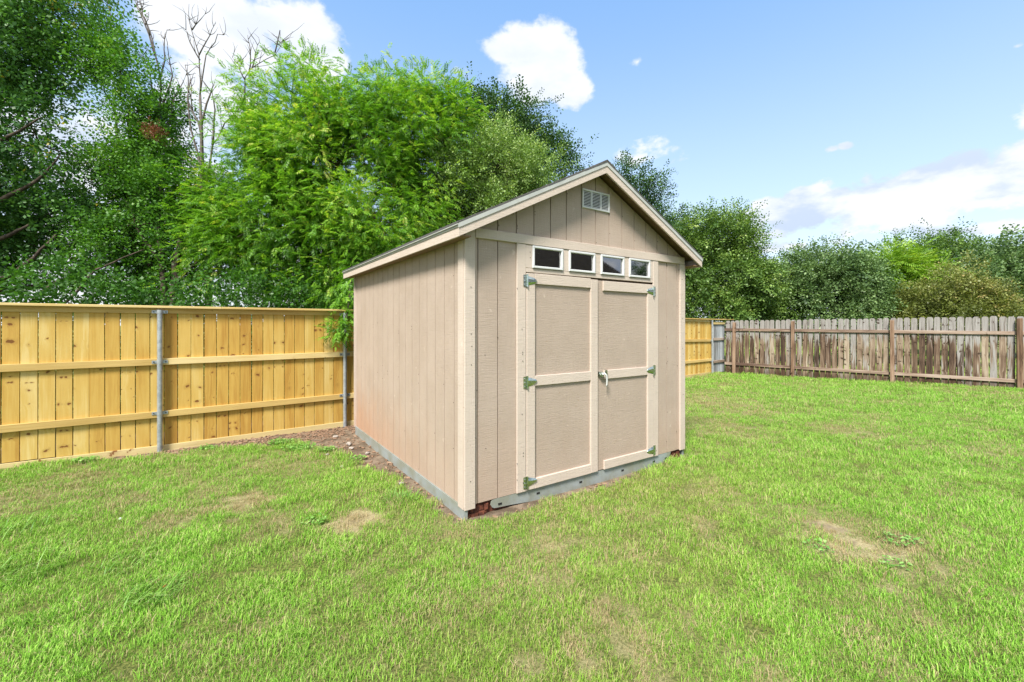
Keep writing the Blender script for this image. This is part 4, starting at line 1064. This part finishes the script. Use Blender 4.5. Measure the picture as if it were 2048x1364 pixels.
tr2('small_shrub', 'low light green shrub above the corner where the fences meet', 'bush',
    [(1530, 600, 18, 40, 42), (1560, 620, 18, 32, 34), (1505, 575, 18, 30, 30), (1490, 620, 18, 50, 30)],
    (1530, 18), 'privet', M['leaf_mid'], 110, 22, .22, 1.7, seed=8, trunk_r=.06, hollow=.4, tone_c=(.68, .2), stems=2)
tr2('rounded_oak', 'rounded grey-green tree above the middle of the brown picket fence', 'tree',
    [(1640, 560, 18, 80, 55), (1590, 580, 18, 50, 60), (1700, 560, 18, 60, 50), (1650, 630, 18, 100, 50), (1730, 610, 17.5, 40, 50), (1640, 528, 18, 60, 25), (1700, 530, 18, 45, 25)],
    (1650, 18.3), 'oak', M['leaf_grey'], 150, 46, .26, 1.65, seed=9, trunk_r=.13, hollow=.5, tone_c=(.42, .26))
tr2('lime_tree', 'vivid lime-green tree between the grey-green tree and the bronze bush', 'tree',
    [(1770, 530, 19.5, 40, 30), (1800, 560, 19.5, 55, 40), (1820, 545, 19.5, 35, 30), (1790, 610, 19.5, 60, 50)],
    (1790, 19.6), 'pinnate', M['leaf_lime'], 130, 20, .30, 1.4, seed=10, trunk_r=.08, hollow=.45, tone_c=(.5, .22))
tr2('windswept_tree', 'dark windblown tree standing behind the lime-green tree', 'tree',
    [(1860, 500, 23, 50, 26), (1820, 500, 23, 50, 22), (1900, 500, 23, 45, 30), (1870, 530, 23, 80, 40), (1780, 510, 23, 30, 20), (1960, 540, 23, 60, 40), (1880, 600, 23, 130, 60)],
    (1870, 23.2), 'oak', M['leaf_mid'], 130, 30, .30, 2.0, seed=11, trunk_r=.13, hollow=.4, tone_c=(.3, .18), gap=.1)
tr2('bronze_bush', 'olive and bronze leaved bush on the right above the picket fence', 'bush',
    [(1890, 580, 16.5, 60, 48), (1860, 620, 16.5, 60, 45), (1940, 600, 16.5, 60, 45), (1990, 630, 16, 55, 35), (1910, 640, 16.5, 100, 35)],
    (1910, 16.6), 'privet', M['leaf_olive'], 120, 42, .21, 1.6, seed=12, trunk_r=.07, hollow=.5, tone_c=(.5, .28), stems=2)
tr2('corner_tree', 'green rounded tree at the right edge of the photograph', 'tree',
    [(2040, 520, 20, 60, 36), (1990, 540, 20, 50, 34), (2060, 590, 20, 70, 60), (2120, 540, 20, 80, 70), (1980, 590, 20, 60, 50), (2220, 560, 20, 110, 80)],
    (2070, 20.3), 'broad', M['leaf_grey'], 130, 36, .32, 1.9, seed=13, trunk_r=.14, hollow=.5, tone_c=(.5, .25))
# trees further along on both sides of the frame, so the yard stays enclosed from a step aside
tr2('edge_tree', 'dark tree continuing the row at the far right beyond the picket fence', 'tree',
    [(2420, 540, 16, 130, 90), (2560, 600, 16, 120, 80)], (2450, 16.3), 'oak', M['leaf_mid'], 90, 20, .35, 1.8, seed=14)
# bare dead treetops
def dead_tree():
    Y = 9.35; T = empty('dead_tree', tuple(Vector(((430-1024)/FPX*Y, Y, 0)))); b = T.location.copy(); b.z = 0
    tag(T, 'bare grey dead tree poking up between the vine tree and the bright green tree', 'dead tree')
    P = lambda x, y: Vector(at(x, y, Y)) - b
    MB().tube([Vector((-.1, 0, -.1)), P(415, 500), P(405, 400), P(403, 270), P(400, 190)], [.09, .07, .05, .032, .024], 7).build('trunk', M['greybark'], T, smooth=True, fix=False)
    segs = [[(400, 190), (398, 110), (383, 60), (378, 8)], [(398, 110), (420, 70), (432, 45)], [(400, 120), (380, 85), (372, 60)], [(384, 60), (410, 28)], [(403, 250), (420, 190), (426, 170)], [(403, 270), (375, 200), (370, 130)], [(385, 220), (380, 150)],
            [(405, 400), (425, 290), (450, 245), (480, 215)], [(425, 290), (430, 220), (424, 180)], [(405, 380), (382, 260), (376, 190), (380, 160)], [(400, 190), (412, 110), (435, 68), (448, 70)],
            [(480, 215), (490, 155), (505, 135), (550, 110), (566, 80)], [(498, 145), (500, 95), (495, 70)], [(505, 135), (515, 90)], [(550, 105), (560, 60), (560, 85)], [(490, 160), (478, 130), (465, 115)]]
    for s_ in segs:
        pts = []; 
        for (x0, y0), (x1, y1) in zip(s_[:-1], s_[1:]): pts += bez(P(x0, y0), P(x1, y1), 0, 3, .05)[:-1]
        pts.append(P(*s_[-1])); n = len(pts); r0 = .025 if s_[0][1] > 240 else .015
        bb = MB(); bb.tube(pts, [r0*(1-.75*i/(n-1)) for i in range(n)], 5)
        for k in range(7):
            i = random.randint(1, n-1); q = pts[i]; e = q + Vector((random.gauss(0, .16), random.gauss(0, .12), random.uniform(.05, .38))); bb.tube(bez(q, e, 0, 3, .12), [.007, .006, .004, .002], 4)
        bb.build('branch', M['greybark'], T, smooth=True, fix=False)
    # twigs rising from the vine tree
    v = V1.location; Q = lambda x, y: Vector(at(x, y, 9.6)) - Vector((v.x, v.y, 0))
    for s_ in ([(320, 300), (322, 180), (305, 80), (280, 20), (262, -10)], [(322, 180), (330, 120), (334, 60)], [(310, 110), (290, 50), (272, 10)], [(322, 220), (345, 150), (335, 90)], [(300, 70), (285, 30), (278, -6)], [(318, 240), (300, 150), (286, 110)], [(240, 200), (228, 60), (215, 10)], [(330, 260), (350, 190), (372, 150)]):
        pts = []
        for (x0, y0), (x1, y1) in zip(s_[:-1], s_[1:]): pts += bez(Q(x0, y0), Q(x1, y1), 0, 3, .04)[:-1]
        pts.append(Q(*s_[-1])); n = len(pts); bb = MB(); bb.tube(pts, [.022*(1-.75*i/(n-1)) for i in range(n)], 5)
        for k in range(8):
            i = random.randint(2, n-1); q = pts[i]; e = q + Vector((random.gauss(0, .15), random.gauss(0, .1), random.uniform(.05, .3))); bb.tube(bez(q, e, 0, 3, .12), [.008, .007, .005, .003], 4)
        bb.build('dead_twig', M['greybark'], V1, smooth=True, fix=False)
dead_tree()
# the neighbouring house out of frame on the right, seen only as a reflection in the transoms
def house():
    H = empty('house', (24, 0, 0), 0); tag(H, 'brown gabled house reflected in the transom windows of the shed', 'house')
    b = MB(); b.box(0, 9, -9, 4, -.1, 3.0); b.build('wall', M['hbrick'], H)
    b = MB(); b.prismx([(-9.5, 2.95), (4.6, 2.95), (-2.5, 8.0)], -.5, 9.5); b.build('roof', M['roofing'], H)
    for y in (-6, -2, 2): b = MB(); b.box(-.05, -.005, y-.6, y+.6, .9, 2.2); b.build('window', M['white'], H)
house()
tr2('reflected_tree', 'round tree beyond the neighbouring house, reflected in the rightmost transom window', 'tree', [(7100, -40, 3.6, 300), (7400, 100, 3.8, 300), (6900, 150, 3.8, 260)], (7100, 3.7), 'oak', M['leaf_oak'], 60, 18, .3, 1.8, seed=15)
print('leaf triangles', tot)
